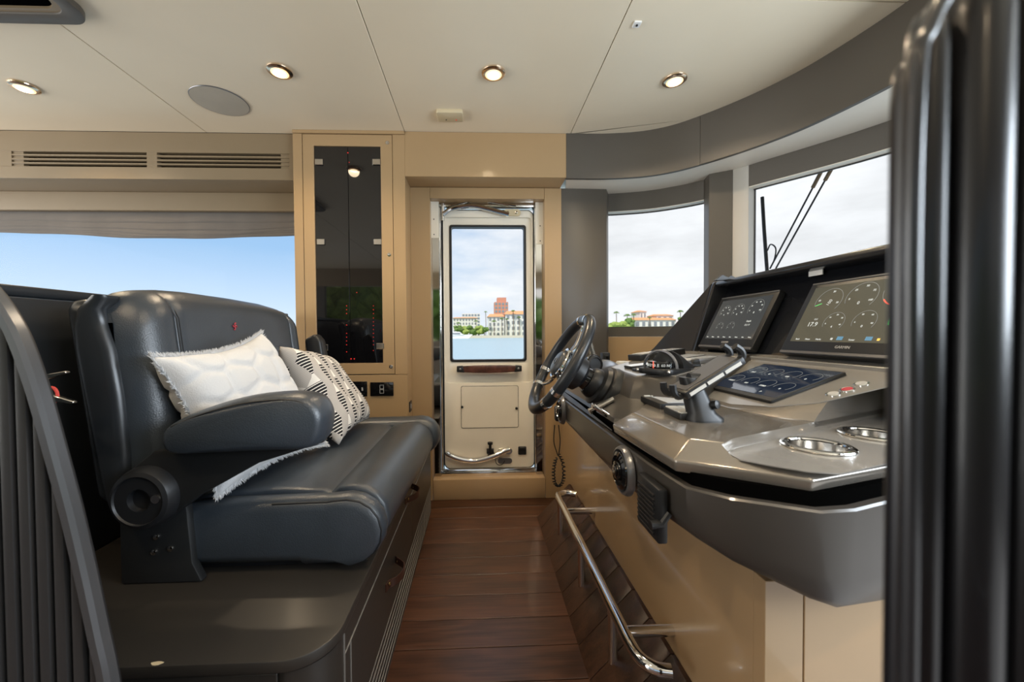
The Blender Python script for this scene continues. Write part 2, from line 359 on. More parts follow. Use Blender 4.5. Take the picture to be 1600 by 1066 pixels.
# plan curves of the curved front: inner fascia and outer window line
FAS = smoothpath([(0.487,2.10,0),(0.70,2.098,0),(0.886,2.07,0),(1.02,2.01,0),(1.125,1.915,0),(1.25,1.76,0),(1.345,1.59,0),(1.402,1.40,0),(1.43,1.20,0),(1.45,0.7,0),(1.45,0.0,0),(1.45,-0.9,0),(1.43,-1.3,0),(1.30,-1.75,0)], 6)
OUT = [Vector(p) for p in ((0.55,2.37,0),(0.80,2.339,0),(1.0,2.29,0),(1.137,2.22,0),(1.265,2.114,0),(1.385,1.925,0),(1.663,1.516,0),(1.78,1.15,0),(1.84,0.6,0),(1.86,0.0,0),(1.84,-0.7,0),(1.74,-1.3,0),(1.45,-1.8,0))]
def offset(path, d):
    out = []
    for i, p in enumerate(path):
        t = (path[min(i+1, len(path)-1)] - path[max(i-1, 0)]).normalized()
        out.append(p + Vector((-t.y, t.x, 0))*d)       # to the left of travel = outwards here
    return out
def strip(path, th, z0, z1):
    """thick vertical band along a plan path"""
    o = offset(path, th); b = B()
    rings = [[(p.x,p.y,z0),(p.x,p.y,z1),(q.x,q.y,z1),(q.x,q.y,z0)] for p, q in zip(path, o)]
    return b.loft(rings)

# floor: slab and planks
floor = struct(part('floor', 'kick_wood', None, (-4.4,-2.2,-0.06), (0.9,2.30,-0.014)))
floor['label'] = 'dark stained oak plank floor of the helm aisle'
k = 0; y = 2.27
while y > 0.0:
    part('floor_plank', 'floor_wood', floor, (-0.72, y-0.1195, -0.0135), (0.46, y-0.0015, 0.0), 0.0012, 1); y -= 0.121
# ceiling: backing and panels
ceil = struct(part('ceiling', 'seam_dark', None, (-4.4,-2.9,H+0.024), (1.95,2.45,H+0.06)))
ceil['label'] = 'cream ceiling panels with narrow seams between them'
for x0, x1, y0, y1 in ((-4.4,-2.52,-2.9,2.14),(-2.516,-1.452,-2.9,2.14),(-1.449,-0.390,-2.9,2.14),(-0.387,0.511,-2.9,2.12)):
    part('ceiling_panel', 'ceiling', ceil, (x0,y0,H), (x1,y1,H+0.022), 0.0015, 1)
fo = [(p.x, p.y) for p in offset(FAS, 0.012)]
for (ya, yb) in ((1.247, 2.2), (-2.9, 1.243)):
    pts = [p for p in fo if ya < p[1] < yb]
    if ya > 0: poly = [(0.514, ya), (1.437, ya)] + pts[::-1] + [(0.514, 2.112)]
    else: poly = [(0.514, ya), (1.30, ya)] + pts[::-1] + [(1.437, yb), (0.514, yb)]
    B().prism(poly, 'z', H, H+0.022).build('ceiling_panel', 'ceiling', ceil, 0.0015, 1)
# roof beyond the cabin side (outside overhang)
struct(part('trim_1', 'soffit_grey', None, (-4.4,2.36,H+0.03), (1.2,3.0,H+0.06)))['label'] = 'outer roof overhang above the side deck'

# --- side wall with the door
wd = sroot('wall_door', (0.05,2.3,0), 'beige panelled wall around the side door')
DX0, DX1, DZ0, DZ1 = -0.273, 0.391, 0.122, 1.765
part('stile', 'beige', wd, (CABR,Y2,0), (DX0-0.0015,Y2+0.10,1.828), 0.001, 1)
part('stile', 'beige', wd, (DX1+0.0015,Y2,0), (0.492,Y2+0.10,1.828), 0.001, 1)
part('head_board', 'beige', wd, (DX0,Y2,DZ1), (DX1,Y2+0.10,1.828), 0.001, 1)
part('sill_board', 'beige_gloss', wd, (DX0,Y2,0), (DX1,Y2+0.12,DZ0), 0.004, 2)
part('bulkhead', 'beige', wd, (CABR,Y1,SOF), (0.487,Y2+0.15,H-0.001), 0.0015, 1)
# polished plates either side of the door leaf and their painted upper pieces
PLT = 2.305
for (xa, xb, ztop, nm) in ((at(673,600,Y=PLT).x, at(688,600,Y=PLT).x, at(680,372,Y=PLT).z, 0), (at(838,600,Y=PLT).x, at(852,600,Y=PLT).x, at(845,382,Y=PLT).z, 1)):
    part('mirror_plate', 'mirror_steel', wd, (xa,PLT,DZ0), (xb,PLT+0.01,ztop))
    up = part('cover_plate', 'door_white', wd, (xa,PLT-0.002,ztop), (xb,PLT+0.01,DZ1), 0.001, 1)
    for zz in (ztop+0.02, ztop+0.11):
        B().lathe([(0.0035,0),(0.0035,0.002),(0.001,0.002)], ((xa+xb)/2, PLT-0.002, zz), (0,-1,0), 10).build('screw', 'black', up)
    xx = xa if nm == 0 else xb
    part('reveal', 'beige', wd, (min(xx, xx+(-0.03 if nm == 0 else 0.03)),Y2+0.06,DZ0), (max(xx, xx+(-0.03 if nm == 0 else 0.03)),PLT+0.01,DZ1))

# --- side door
door = sroot('door_1', (0.06,2.36,0.12), 'off-white weathertight side door with a tall window')
DF = 2.345
lx0, lx1, lz0, lz1 = -0.209, 0.338, 0.155, 1.727
gx0, gx1, gz0, gz1 = at(706,460,Y=2.36).x, at(819,460,Y=2.36).x, at(760,562,Y=2.36).z, at(760,355,Y=2.36).z
def ring_prism(outer, inner, axis, a, b):
    bb = B(); n = len(outer)
    def P(p, t): return (p[0], t, p[1]) if axis == 'y' else (p[0], p[1], t) if axis == 'z' else (t, p[0], p[1])
    vs = [P(p,a) for p in outer] + [P(p,a) for p in inner] + [P(p,b) for p in outer] + [P(p,b) for p in inner]
    fs = []
    for i in range(n):
        j = (i+1) % n
        fs += [(i,j,n+j,n+i), (2*n+i,3*n+i,3*n+j,2*n+j), (i,2*n+i,2*n+j,j), (n+i,n+j,3*n+j,3*n+i)]
    return bb.add(vs, fs)
def rr4(x0, x1, z0, z1, r, n=5): return rrect(x1-x0, z1-z0, r, n, (x0+x1)/2, (z0+z1)/2)
ring_prism(rr4(lx0,lx1,lz0,lz1,0.035), rr4(gx0-0.012,gx1+0.012,gz0-0.012,gz1+0.012,0.014), 'y', DF+0.016, DF+0.06).build('leaf', 'door_white', door, 0.003, 2)
# raised surround: frame band around the leaf edge and the recessed window field
ring_prism(rr4(lx0,lx1,lz0,lz1,0.035), rr4(gx0-0.045,gx1+0.045,at(760,598,Y=DF).z,gz1+0.055,0.02), 'y', DF, DF+0.018).build('leaf_face', 'door_white', door, 0.007, 3)
ring_prism(rr4(gx0-0.013,gx1+0.013,gz0-0.013,gz1+0.013,0.016), rr4(gx0,gx1,gz0,gz1,0.012), 'y', DF+0.010, DF+0.062).build('window_gasket', 'black', door, 0.002, 1)
part('pane', 'window_glass', door, (gx0-0.002,DF+0.035,gz0-0.002), (gx1+0.002,DF+0.041,gz1+0.002))
ring_prism(rr4(lx0-0.006,lx1+0.006,lz0-0.008,lz1+0.006,0.04), rr4(lx0+0.001,lx1-0.001,lz0+0.001,lz1-0.001,0.035), 'y', DF+0.008, DF+0.05).build('seal', 'black', door)
# stainless frame
for x in (lx0-0.02, lx1+0.016):
    B().tube([(x,DF+0.0,DZ0+0.01),(x,DF+0.0,DZ1-0.012)], 0.011, 12).build('frame_post', 'chrome', door)
B().tube([(lx0-0.038,DF-0.004,DZ0+0.03),(lx0-0.038,DF-0.004,DZ1-0.03)], 0.007, 10).build('hinge_rod', 'chrome', door)
part('threshold', 'chrome', door, (lx0-0.03,DF-0.03,DZ0), (lx1+0.025,DF+0.05,DZ0+0.018), 0.004, 2)
B().tube([(lx0-0.03,DF-0.012,DZ0+0.026),(lx1+0.025,DF-0.012,DZ0+0.026)], 0.008, 10).build('threshold_rail', 'chrome', door)
part('frame_head', 'steel', door, (lx0-0.03,DF-0.02,DZ1-0.022), (lx1+0.025,DF+0.05,DZ1-0.002), 0.003, 2)
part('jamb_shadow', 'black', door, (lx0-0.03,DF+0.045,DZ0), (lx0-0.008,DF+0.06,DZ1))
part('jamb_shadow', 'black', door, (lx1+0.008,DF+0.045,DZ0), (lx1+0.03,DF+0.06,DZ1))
# wooden pull handle
hA, hB_ = at(714,577,Y=DF-0.03), at(815,576,Y=DF-0.03)
hz = (hA.z+hB_.z)/2; hw = hB_.x-hA.x; hx = (hA.x+hB_.x)/2
poly = [(hx-hw/2,hz-0.016),(hx-hw/4,hz-0.024),(hx,hz-0.026),(hx+hw/4,hz-0.024),(hx+hw/2,hz-0.016),(hx+hw/2,hz+0.016),(hx+hw/4,hz+0.021),(hx,hz+0.022),(hx-hw/4,hz+0.021),(hx-hw/2,hz+0.016)]
hd = B().prism(poly, 'y', DF-0.035, DF-0.012).build('handle', 'handle_wood', door, 0.006, 3); hd['label'] = 'dark varnished wooden pull handle'
for sgn in (-1, 1):
    B().prism([(hx+sgn*(hw/2-0.045),hz-0.021),(hx+sgn*(hw/2+0.001),hz-0.017),(hx+sgn*(hw/2+0.001),hz+0.017),(hx+sgn*(hw/2-0.035),hz+0.020)], 'y', DF-0.037, DF-0.002).build('end_cap', 'dark_metal', hd, 0.003, 2)
    B().lathe([(0.007,0),(0.007,0.003),(0.003,0.004)], (hx+sgn*(hw/2-0.02), DF-0.037, hz), (0,-1,0), 12).build('screw', 'steel', hd)
# hatch with two knobs
hp = rr4(at(720,604,Y=DF).x, at(810,604,Y=DF).x, at(760,669,Y=DF).z, at(760,603,Y=DF).z, 0.012)
hq = rr4(at(720,604,Y=DF).x+0.003, at(810,604,Y=DF).x-0.003, at(760,669,Y=DF).z+0.003, at(760,603,Y=DF).z-0.003, 0.010)
ring_prism(hp, hq, 'y', DF-0.0012, DF+0.004).build('hatch_gap', 'seam_dark', door, smooth=0)
hh = B().prism(hq, 'y', DF-0.003, DF+0.004).build('hatch_panel', 'door_white', door, 0.001, 1)
for px, py in ((722,636),(807,638)):
    p = at(px, py, Y=DF); B().lathe([(0.008,0),(0.008,0.006),(0.005,0.009)], (p.x, DF-0.003, p.z), (0,-1,0), 14).build('knob', 'black', hh)
# lower locking arm
pts = [at(px, py, Y=DF-0.03) for px, py in ((697,707),(706,713),(722,718),(740,720),(757,717),(775,711),(790,704),(796,702))]
arm = B().tube(smoothpath(pts, 5), 0.0180, 14, flat=1.0).build('locking_arm', 'chrome', door)
p = at(766,700,Y=DF-0.03)
B().lathe([(0.012,-0.03),(0.012,-0.01),(0.008,-0.01),(0.008,0.02),(0.016,0.022),(0.016,0.034),(0.006,0.036)], (p.x,DF-0.03,p.z), (0,0,1), 16).build('plunger_knob', 'black', arm)
part('plunger_block', 'dark_metal', arm, (p.x-0.022,DF-0.04,p.z-0.035), (p.x+0.022,DF-0.004,p.z-0.01), 0.003, 2)
def plate(px, py, w, h, m, nm, r=None):
    q = at(px, py, Y=DF); r = min(w, h)/2*0.98 if r is None else r
    return B().prism(rrect(w, h, r, 6, q.x, q.z), 'y', DF-0.006, DF+0.004).build(nm, m, door, 0.001, 1)
plate(789,705,0.09,0.036,'steel','catch_plate'); plate(789,720,0.088,0.036,'satin_grey','catch_plate'); pl_ = plate(816,704,0.05,0.05,'dark_metal','latch_socket',0.006)
part('latch_lip', 'black', pl_, (at(816,704,Y=DF).x-0.018,DF-0.016,at(816,704,Y=DF).z+0.008), (at(816,704,Y=DF).x+0.018,DF-0.004,at(816,704,Y=DF).z+0.022), 0.002, 1)
w0 = at(774,718,Y=DF-0.008)
B().tube(smoothpath([w0, w0+Vector((0.004,0,-0.02)), w0+Vector((0.02,0,-0.035)), w0+Vector((0.045,0,-0.03)), w0+Vector((0.058,0,-0.008))], 5), 0.0022, 6).build('tether', 'black', door)
# upper closing arms
for pp, r in ((((692,335),(705,327),(722,323),(738,322),(755,325),(775,330),(795,335)), 0.017), (((698,325),(720,318),(745,313),(765,315),(785,319),(806,322)), 0.010), (((720,326),(745,323),(770,329),(785,334)), 0.009)):
    B().tube(smoothpath([at(a, b, Y=DF-0.03) for a, b in pp], 4), r, 10, flat=0.8).build('closing_arm', 'chrome', door)
B().tube([at(692,318,Y=DF-0.025), at(692,345,Y=DF-0.025)], 0.010, 12).build('arm_pivot', 'chrome', door)
q = at(800,333,Y=DF); ap = B().prism(rrect(0.105, 0.042, 0.02, 6, q.x, q.z), 'y', DF-0.01, DF+0.004).build('arm_plate', 'cream_plastic', door, 0.001, 1)
for dx in (-0.026, 0.026): B().lathe([(0.009,0),(0.009,0.002),(0.004,0.003)], (q.x+dx,DF-0.01,q.z), (0,-1,0), 14).build('screw', 'steel', ap)

# --- left side wall: valance with air grille, blind rail, window
wl_ = sroot('wall_left', (-2.4,2.3,0.0), 'beige valance and lower panelling of the left side wall')
VY = 2.14; VB = 1.82
zs = [at(300, p, Y=VY).z for p in (238.8,243.0,245.6,249.4,252.0,255.6,258.0,261.8)]
part('valance_board', 'valance', wl_, (-4.4,VY,zs[0]), (CABL,VY+0.03,H-0.001), 0.001, 1)
part('valance_board', 'valance', wl_, (-4.4,VY,VB), (CABL,VY+0.03,zs[7]), 0.001, 1)
gx = [at(p, 250, Y=VY).x for p in (18,229,245,452)]
part('valance_board', 'valance', wl_, (-4.4,VY,zs[7]), (gx[0],VY+0.03,zs[0]))
grille = thing('air_grille', 'long slotted air conditioning grille in the beige valance above the blind', 'air vent', ((gx[0]+gx[3])/2, VY, zs[7]))
for a, b_ in ((zs[2],zs[1]),(zs[4],zs[3]),(zs[6],zs[5])):
    part('slat', 'valance', grille, (gx[0],VY,a), (gx[3],VY+0.02,b_), 0.0008, 1)
part('divider', 'valance', grille, (gx[1],VY+0.001,zs[7]), (gx[2],VY+0.03,zs[0]))
for a, b_ in ((gx[0], at(35,250,Y=VY).x), (at(438,250,Y=VY).x, gx[3])): part('end_block', 'valance', grille, (a,VY+0.006,zs[7]), (b_,VY+0.03,zs[0]))
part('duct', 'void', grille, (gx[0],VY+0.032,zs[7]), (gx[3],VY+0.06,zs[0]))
part('valance_board', 'valance', wl_, (gx[3],VY,zs[7]), (CABL,VY+0.03,zs[0]))
part('valance_underside', 'valance', wl_, (-4.4,VY+0.03,VB), (CABL,2.36,VB+0.02))
part('blind_rail', 'valance', wl_, (-4.4,2.33,1.713), (CABL-0.001,2.36,VB), 0.002, 1)
part('lower_panel', 'charcoal', wl_, (-4.4,2.34,0.0), (CABL,2.40,0.92))
w1 = sroot('window_1', (-2.4,2.42,0.92), 'wide side window under the folded blind')
part('pane', 'window_glass', w1, (-4.3,2.43,0.92), (CABL+0.05,2.438,1.85))
part('frame_head', 'charcoal', w1, (-4.4,2.41,1.80), (CABL+0.1,2.46,2.1)); part('frame_sill', 'charcoal', w1, (-4.4,2.40,0.86), (CABL+0.1,2.46,0.92))
# folded roman blind
shade = thing('roman_blind', 'grey-brown fabric blind folded up under the beige rail', 'blind', (-2.4,2.38,1.58))
NX = 60
def sag(x):   # drop of the fold stack along the window
    c = (x - CABL)/(-3.4); return 0.030*math.sin(min(max((x+2.55)/1.57,0),1)*PI)**1.3
for j, (zt, zb, yo, sg) in enumerate(((1.73,1.660,2.372,0.25),(1.705,1.630,2.377,0.75),(1.665,1.612,2.382,0.95),(1.650,1.603,2.387,1.0),(1.640,1.594,2.392,1.05))):
    rows = []
    for i in range(NX+1):
        x = -4.3 + (CABL-0.012+4.3)*i/NX
        d = sag(x)*sg + 0.003*math.sin(x*5+j*1.7) + 0.002*math.sin(x*13+j)
        h = zt-zb; prof = [(yo+0.010,zt),(yo+0.002,zt-0.006),(yo-0.006,zt-h*0.55),(yo-0.008,zb+0.010),(yo-0.003,zb+0.001),(yo+0.004,zb),(yo+0.010,zb+0.008),(yo+0.012,zt)]
        rows.append([(x, a, z-(d if z < zt-0.003 or j else d*0.3)) for a, z in prof])
    B().loft(rows).build('fabric_fold', 'fabric_shade', shade, smooth=60)

# --- curved front: fascia, soffit, windows
wf = sroot('wall_front', (1.2,1.8,0), 'curved charcoal fascia, light soffit and window surrounds of the front')
def cut(path, x0=None, key=None): return [p for p in path if key(p)]
sp = Vector((1.125,1.915,0))
i0 = min(range(len(FAS)), key=lambda i: (FAS[i]-sp).length)
a1 = FAS[:i0+1]; a2 = FAS[i0:]
a2 = [a2[0] + (a2[1]-a2[0])*0.03] + a2[1:]
strip(a1, 0.02, SOF-0.004, H+0.002).build('fascia_panel', 'charcoal', wf, 0.001, 1)
strip(a2, 0.02, SOF-0.004, H+0.002).build('fascia_panel', 'charcoal', wf, 0.001, 1)
# soffit as loft between resampled curves
def resample(path, n):
    L = [0]
    for i in range(1, len(path)): L.append(L[-1] + (path[i]-path[i-1]).length)
    out = []
    for k in range(n):
        s_ = L[-1]*k/(n-1); i = max(j for j in range(len(L)) if L[j] <= s_+1e-9); i = min(i, len(path)-2)
        out.append(path[i] + (path[i+1]-path[i])*((s_-L[i])/max(L[i+1]-L[i],1e-9)))
    return out
OS = smoothpath(OUT, 5)
A = resample(offset(FAS, 0.004), 70); O = resample(offset(OS, 0.07), 70)
B().loft([[(p.x,p.y,SOF),(p.x,p.y,SOF+0.03),(q.x,q.y,SOF+0.03),(q.x,q.y,SOF)] for p, q in zip(A, O)]).build('soffit', 'soffit_grey', wf, smooth=40)
part('roof_edge', 'soffit_grey', wf, (0.50,2.16,1.90), (1.3,2.43,H+0.05)); part('roof_edge', 'soffit_grey', wf, (1.50,-2.2,1.90), (1.95,1.95,H+0.05))
WT, WB, WS = 1.722, 1.012, 0.955
# charcoal post beside the door
B().prism([(0.490,2.255),(0.764,2.262),(0.80,2.335),(0.80,2.40),(0.490,2.40)], 'z', 0.40, SOF).build('corner_post', 'charcoal', wf, 0.0015, 1)
P1, P2, P3, P4 = Vector((1.265,2.114,0)), Vector((1.247,2.037,0)), Vector((1.338,1.979,0)), Vector((1.385,1.925,0))
seg1 = [Vector((0.78,2.343,0))] + [p for p in OS if 0.80 <= p.x <= 1.262 and p.y > 2.1] + [P1]
strip(seg1, 0.055, WT, SOF).build('window_head', 'charcoal', wf, 0.001, 1)
strip(seg1, 0.055, WS, WB).build('window_sill', 'charcoal', wf, 0.001, 1)
strip(seg1, 0.055, 0.30, WS-0.001).build('lower_panel', 'beige', wf)
post = B().prism([(P1.x,P1.y),(P2.x,P2.y),(P3.x,P3.y),(1.345,1.992),(1.36,2.12),(1.32,2.17)], 'z', 0.5, SOF).build('window_post', 'charcoal', wf, 0.0015, 1)
B().prism([(P3.x+0.001,P3.y),(P4.x,P4.y),(1.45,1.96),(1.42,2.03),(1.35,2.0)], 'z', 0.5, SOF).build('post_lining', 'lining_grey', wf, 0.001, 1)
seg2 = [P4] + [p for p in OS if p.y < 1.90]
seg2m = seg2
strip(seg2m, 0.055, WT, SOF).build('window_head', 'charcoal', wf, 0.001, 1)
strip(seg2m, 0.055, 0.30, WB).build('lower_panel', 'charcoal', wf)
# light lining under the heads
strip(offset(seg1,0.003), 0.05, WT-0.004, WT+0.001).build('head_lining', 'soffit_grey', wf); strip(offset(seg2m,0.003), 0.05, WT-0.004, WT+0.001).build('head_lining', 'soffit_grey', wf)
for n, sg in (('window_2', seg1), ('window_3', seg2m)):
    w = sroot(n, (sg[0].x, sg[0].y, WB), 'curved corner window beside the door post' if n == 'window_2' else 'windscreen ahead of the helm')
    g = offset(sg, 0.057)
    strip(g, 0.006, WB-0.01, WT+0.02).build('pane', 'window_glass', w)
    strip(offset(sg, 0.050), 0.006, WT-0.010, WT+0.004).build('gasket', 'black', w)
    strip(offset(sg, 0.050), 0.006, WB-0.004, WB+0.004).build('gasket', 'black', w)
    if n == 'window_3':
        a = sg[0] + Vector((0.045, 0.03, 0)); strip([a, a + (sg[1]-sg[0]).normalized()*0.01], 0.012, WB, WT).build('gasket', 'black', w)

# --- side behind the camera (seen only in reflections): sill wall, head, mullions
wb = sroot('wall_back', (-1.0,-2.3,0), 'opposite cabin side with long windows')
part('sill_panel', 'charcoal', wb, (-4.4,-2.32,0), (1.6,-2.24,0.86)); part('head_panel', 'valance', wb, (-4.4,-2.32,1.78), (1.6,-2.24,H))
for x in (-2.6, -0.55, 1.3): part('mullion', 'charcoal', wb, (x-0.07,-2.32,0.86), (x+0.07,-2.24,1.78))

# ================================================================== THINGS ON THE CEILING
def downlight(p, where):
    t = thing('downlight', 'round recessed ceiling downlight with chrome bezel, ' + where, 'downlight', (p.x, p.y, H-0.012), 'recessed ceiling downlights')
    B().lathe([(0.030,0),(0.047,0),(0.050,-0.003),(0.049,-0.007),(0.042,-0.011),(0.034,-0.012),(0.031,-0.008)], (p.x,p.y,H), (0,0,1), 32).build('bezel', 'bezel_metal', t)
    ln_ = B().lathe([(0.0345,-0.0115),(0.030,-0.0135),(0.012,-0.0145),(0.001,-0.0147)], (p.x,p.y,H), (0,0,1), 28).build('lens', 'lamp_edge', t)
    B().lathe([(0.025,-0.0140),(0.024,-0.0150),(0.012,-0.0156),(0.001,-0.0158)], (p.x,p.y,H), (0,0,1), 28).build('emitter', 'lamp_lens', ln_)
    l = lamp('downlight_beam', 'SPOT', (0,0,-0.006), 26, (1.0, 0.78, 0.52), (0,0,0), spot_size=2.5, spot_blend=0.9, shadow_soft_size=0.035); l.parent = t
for px, py, w in ((38,135,'leftmost, over the blind'),(437,110,'nearest the round speaker'),(771,113,'in front of the side door'),(1054,124,'rightmost, by the curved fascia')): downlight(at(px, py, Z=H), w)
# extra downlights added over the saloon, outside the frame, to brighten the cabin
for x, y, w in ((0.071,0.2,'added over the aisle just behind the frame'),(-0.95,0.1,'added over the slatted seat shell, outside the frame'),(-1.97,0.1,'added farthest aft over the saloon, outside the frame'),(-0.4,-1.3,'added by the opposite side windows, outside the frame'),(0.85,-0.2,'added over the fluted seat back, outside the frame')): downlight(Vector((x, y, H)), w)
p = at(344,158,Z=H)
t = thing('ceiling_speaker', 'round flush ceiling loudspeaker with a grey-beige grille', 'speaker', (p.x,p.y,H-0.006))
B().lathe([(0.114,0),(0.117,0),(0.1178,-0.002),(0.1165,-0.004),(0.114,-0.004)], (p.x,p.y,H), (0,0,1), 48).build('rim', 'satin_grey', t)
B().lathe([(0.114,0.0),(0.1145,-0.004),(0.06,-0.0055),(0.001,-0.006)], (p.x,p.y,H), (0,0,1), 48).build('grille', 'speaker_cloth', t)
p = at(703,178,Z=H)
t = thing('ceiling_sensor_box', 'small cream plastic sensor box on the ceiling before the door', 'sensor', (p.x,p.y,H-0.022))
B().prism(rrect(0.128,0.085,0.01,4,p.x,p.y), 'z', H-0.018, H+0.001).build('case', 'cream_plastic', t, 0.004, 2)
for dx, m in ((-0.02,'black'),(0.03,'led_red')): B().lathe([(0.003,0),(0.003,0.002),(0.001,0.002)], (p.x+dx,p.y+0.02,H-0.018), (0,0,-1), 8).build('indicator', m, t)
for dx in (-0.06,0.06): part('clip', 'cream_plastic', t, (p.x+dx-0.006,p.y-0.005,H-0.014), (p.x+dx+0.006,p.y+0.005,H-0.002), 0.001, 1)
p = at(995,37,Z=H)
t = thing('ceiling_motion_sensor', 'tiny white square sensor on the ceiling by the dark seam', 'sensor', (p.x,p.y,H-0.006))
part('cover', 'white_plastic', t, (p.x-0.013,p.y-0.013,H-0.005), (p.x+0.013,p.y+0.013,H+0.001), 0.001, 1)
B().lathe([(0.004,0),(0.004,0.003),(0.001,0.004)], (p.x,p.y,H-0.005), (0,0,-1), 10).build('eye', 'black', t)
# hatch frame in the left ceiling corner
t = thing('ceiling_hatch', 'dark grey rounded ceiling hatch frame at the upper left corner', 'hatch', (-1.75,1.15,H-0.04))
ho = rrect(0.75, 0.60, 0.07, 8, -1.300-0.375, 1.392-0.30); hi = rrect(0.66, 0.51, 0.05, 8, -1.300-0.375, 1.392-0.30)
ring_prism(ho, hi, 'z', H-0.022, H+0.001).build('frame', 'charcoal', t, 0.004, 2)
hl = rrect(0.63, 0.48, 0.045, 8, -1.300-0.375, 1.392-0.30)
ring_prism(rrect(0.662,0.512,0.05,8,-1.675,1.092), hl, 'z', H-0.016, H+0.001).build('inner_lip', 'valance', t)
B().prism(hl, 'z', H-0.008, H-0.002).build('blackout_panel', 'void', t)

# ================================================================== DISPLAY CABINET
cabt = thing('display_cabinet', 'tall beige cabinet with smoked black glass doors beside the side door', 'cabinet', ((CABL+CABR)/2, 2.25, 0))
def cx_(px): return at(px, 400, Y=Y1).x
def cz_(py): return at(545, py, Y=Y1).z
CX = [CABL, -0.930, at(615,400,Y=Y1).x, CABR]; CZT, CZB = cz_(209.5), cz_(586)
part('carcass', 'beige', cabt, (CABL,Y1+0.03,0), (CABR,2.36,H-0.001), 0.001, 1)
part('face_stile', 'beige', cabt, (CABL,Y1,CZB), (CX[1]-0.001,Y1+0.03,CZT), 0.001, 1)
part('face_stile', 'beige', cabt, (CX[2]+0.001,Y1,CZB), (CABR,Y1+0.03,CZT), 0.001, 1)
part('face_head', 'beige', cabt, (CABL,Y1-0.006,CZT+0.001), (CABR,Y1+0.03,H-0.0005), 0.001, 1)
part('face_base', 'beige', cabt, (CABL,Y1,0), (CABR,Y1+0.03,CZB-0.002), 0.001, 1)
gx0_, gx1_, gz0_, gz1_ = at(492.5,400,Y=Y1).x, at(596.5,400,Y=Y1).x, cz_(568), cz_(228)
dfm = ring_prism([(CX[1]+0.002,CZB+0.003),(CX[2]-0.002,CZB+0.003),(CX[2]-0.002,CZT-0.002),(CX[1]+0.002,CZT-0.002)], [(gx0_,gz0_),(gx1_,gz0_),(gx1_,gz1_),(gx0_,gz1_)], 'y', Y1+0.001, Y1+0.022).build('door_frame', 'beige', cabt, 0.001, 1)
part('door_gap', 'seam_dark', cabt, (CX[1]-0.001,Y1+0.018,CZB-0.002), (CX[2]+0.001,Y1+0.0295,CZT+0.001))
mid = at(545,400,Y=Y1).x
panes = [part('glass_door', 'smoked_glass', cabt, (gx0_+0.002,Y1+0.006,gz0_+0.002), (mid-0.0012,Y1+0.012,gz1_-0.002), 0.0008, 1),
         part('glass_door', 'smoked_glass', cabt, (mid+0.0012,Y1+0.006,gz0_+0.002), (gx1_-0.002,Y1+0.012,gz1_-0.002), 0.0008, 1)]
for px, py in ((498,253),(588,253),(501,378),(590,378),(506,543),(594,541)):
    q = at(px, py, Y=Y1); c_ = part('glass_clip', 'steel', cabt, (q.x-0.021,Y1-0.002,q.z-0.016), (q.x+0.021,Y1+0.006,q.z+0.016), 0.002, 1)
for px, py in ((605,223),(608,398),(611,573)):
    q = at(px, py, Y=Y1); B().lathe([(0.010,0),(0.010,0.002),(0.0045,0.003),(0.004,0.001)], (q.x,Y1+0.001,q.z), (0,-1,0), 16).build('screw', 'steel', dfm)
for px, py, s_ in [(543,238,2.2),(545,253,1.4),(557,457,1.4)] + [(541,y_,1.5) for y_ in (478,484,490,508,521,527,533,539,550)] + [(583,y_,1.3) for y_ in (478,484,490,497,503,509,515,521,527,533,539,548)] + [(548,561,2.4),(553,561,2.0)]:
    q = at(px, py, Y=Y1); pa = panes[0] if q.x < mid else panes[1]
    B().lathe([(0.0015*s_,0),(0.0015*s_,0.0008),(0.0003,0.001)], (q.x,Y1+0.006,q.z), (0,-1,0), 8).build('status_light', 'led_red', pa)
# switch plates under the doors
def swplate(px0, px1, py0, py1, label, name):
    a, b_ = at(px0, py1, Y=Y1), at(px1, py0, Y=Y1)
    t = thing(name, label, 'switch plate', ((a.x+b_.x)/2, Y1-0.006, a.z))
    part('plate', 'black_gloss', t, (a.x,Y1-0.006,a.z), (b_.x,Y1-0.0005,b_.z), 0.002, 2); return t, a, b_
t, a, b_ = swplate(530, 574, 596, 620, 'black thermostat plate with a small display under the glass cabinet', 'thermostat_plate')
m_ = Matrix.Translation(((a.x+b_.x)/2+0.012, Y1-0.0065, (a.z+b_.z)/2))
bb = ring_prism([(m_.translation.x-0.062,m_.translation.z-0.026),(m_.translation.x+0.052,m_.translation.z-0.026),(m_.translation.x+0.052,m_.translation.z+0.026),(m_.translation.x-0.062,m_.translation.z+0.026)],
                [(m_.translation.x-0.060,m_.translation.z-0.024),(m_.translation.x+0.050,m_.translation.z-0.024),(m_.translation.x+0.050,m_.translation.z+0.024),(m_.translation.x-0.060,m_.translation.z+0.024)], 'y', Y1-0.0075, Y1-0.006)
bb.build('bezel', 'steel', t, smooth=0)
q = m_.translation; part('icon', 'led_blue', t, (q.x-0.03,Y1-0.007,q.z-0.01), (q.x-0.018,Y1-0.0061,q.z+0.006)); part('icon', 'print_grey', t, (q.x+0.034,Y1-0.007,q.z-0.009), (q.x+0.042,Y1-0.0061,q.z+0.009))
t, a, b_ = swplate(579, 615, 597, 619, 'black switch plate with two square touch outlines under the cabinet', 'touch_switch_plate')
qx, qz = (a.x+b_.x)/2, (a.z+b_.z)/2
for dz in (0.012, -0.012):
    ring_prism([(qx-0.011,qz+dz-0.011),(qx+0.011,qz+dz-0.011),(qx+0.011,qz+dz+0.011),(qx-0.011,qz+dz+0.011)], [(qx-0.009,qz+dz-0.009),(qx+0.009,qz+dz-0.009),(qx+0.009,qz+dz+0.009),(qx-0.009,qz+dz+0.009)], 'y', Y1-0.0075, Y1-0.006).build('touch_outline', 'print_grey', t, smooth=0)
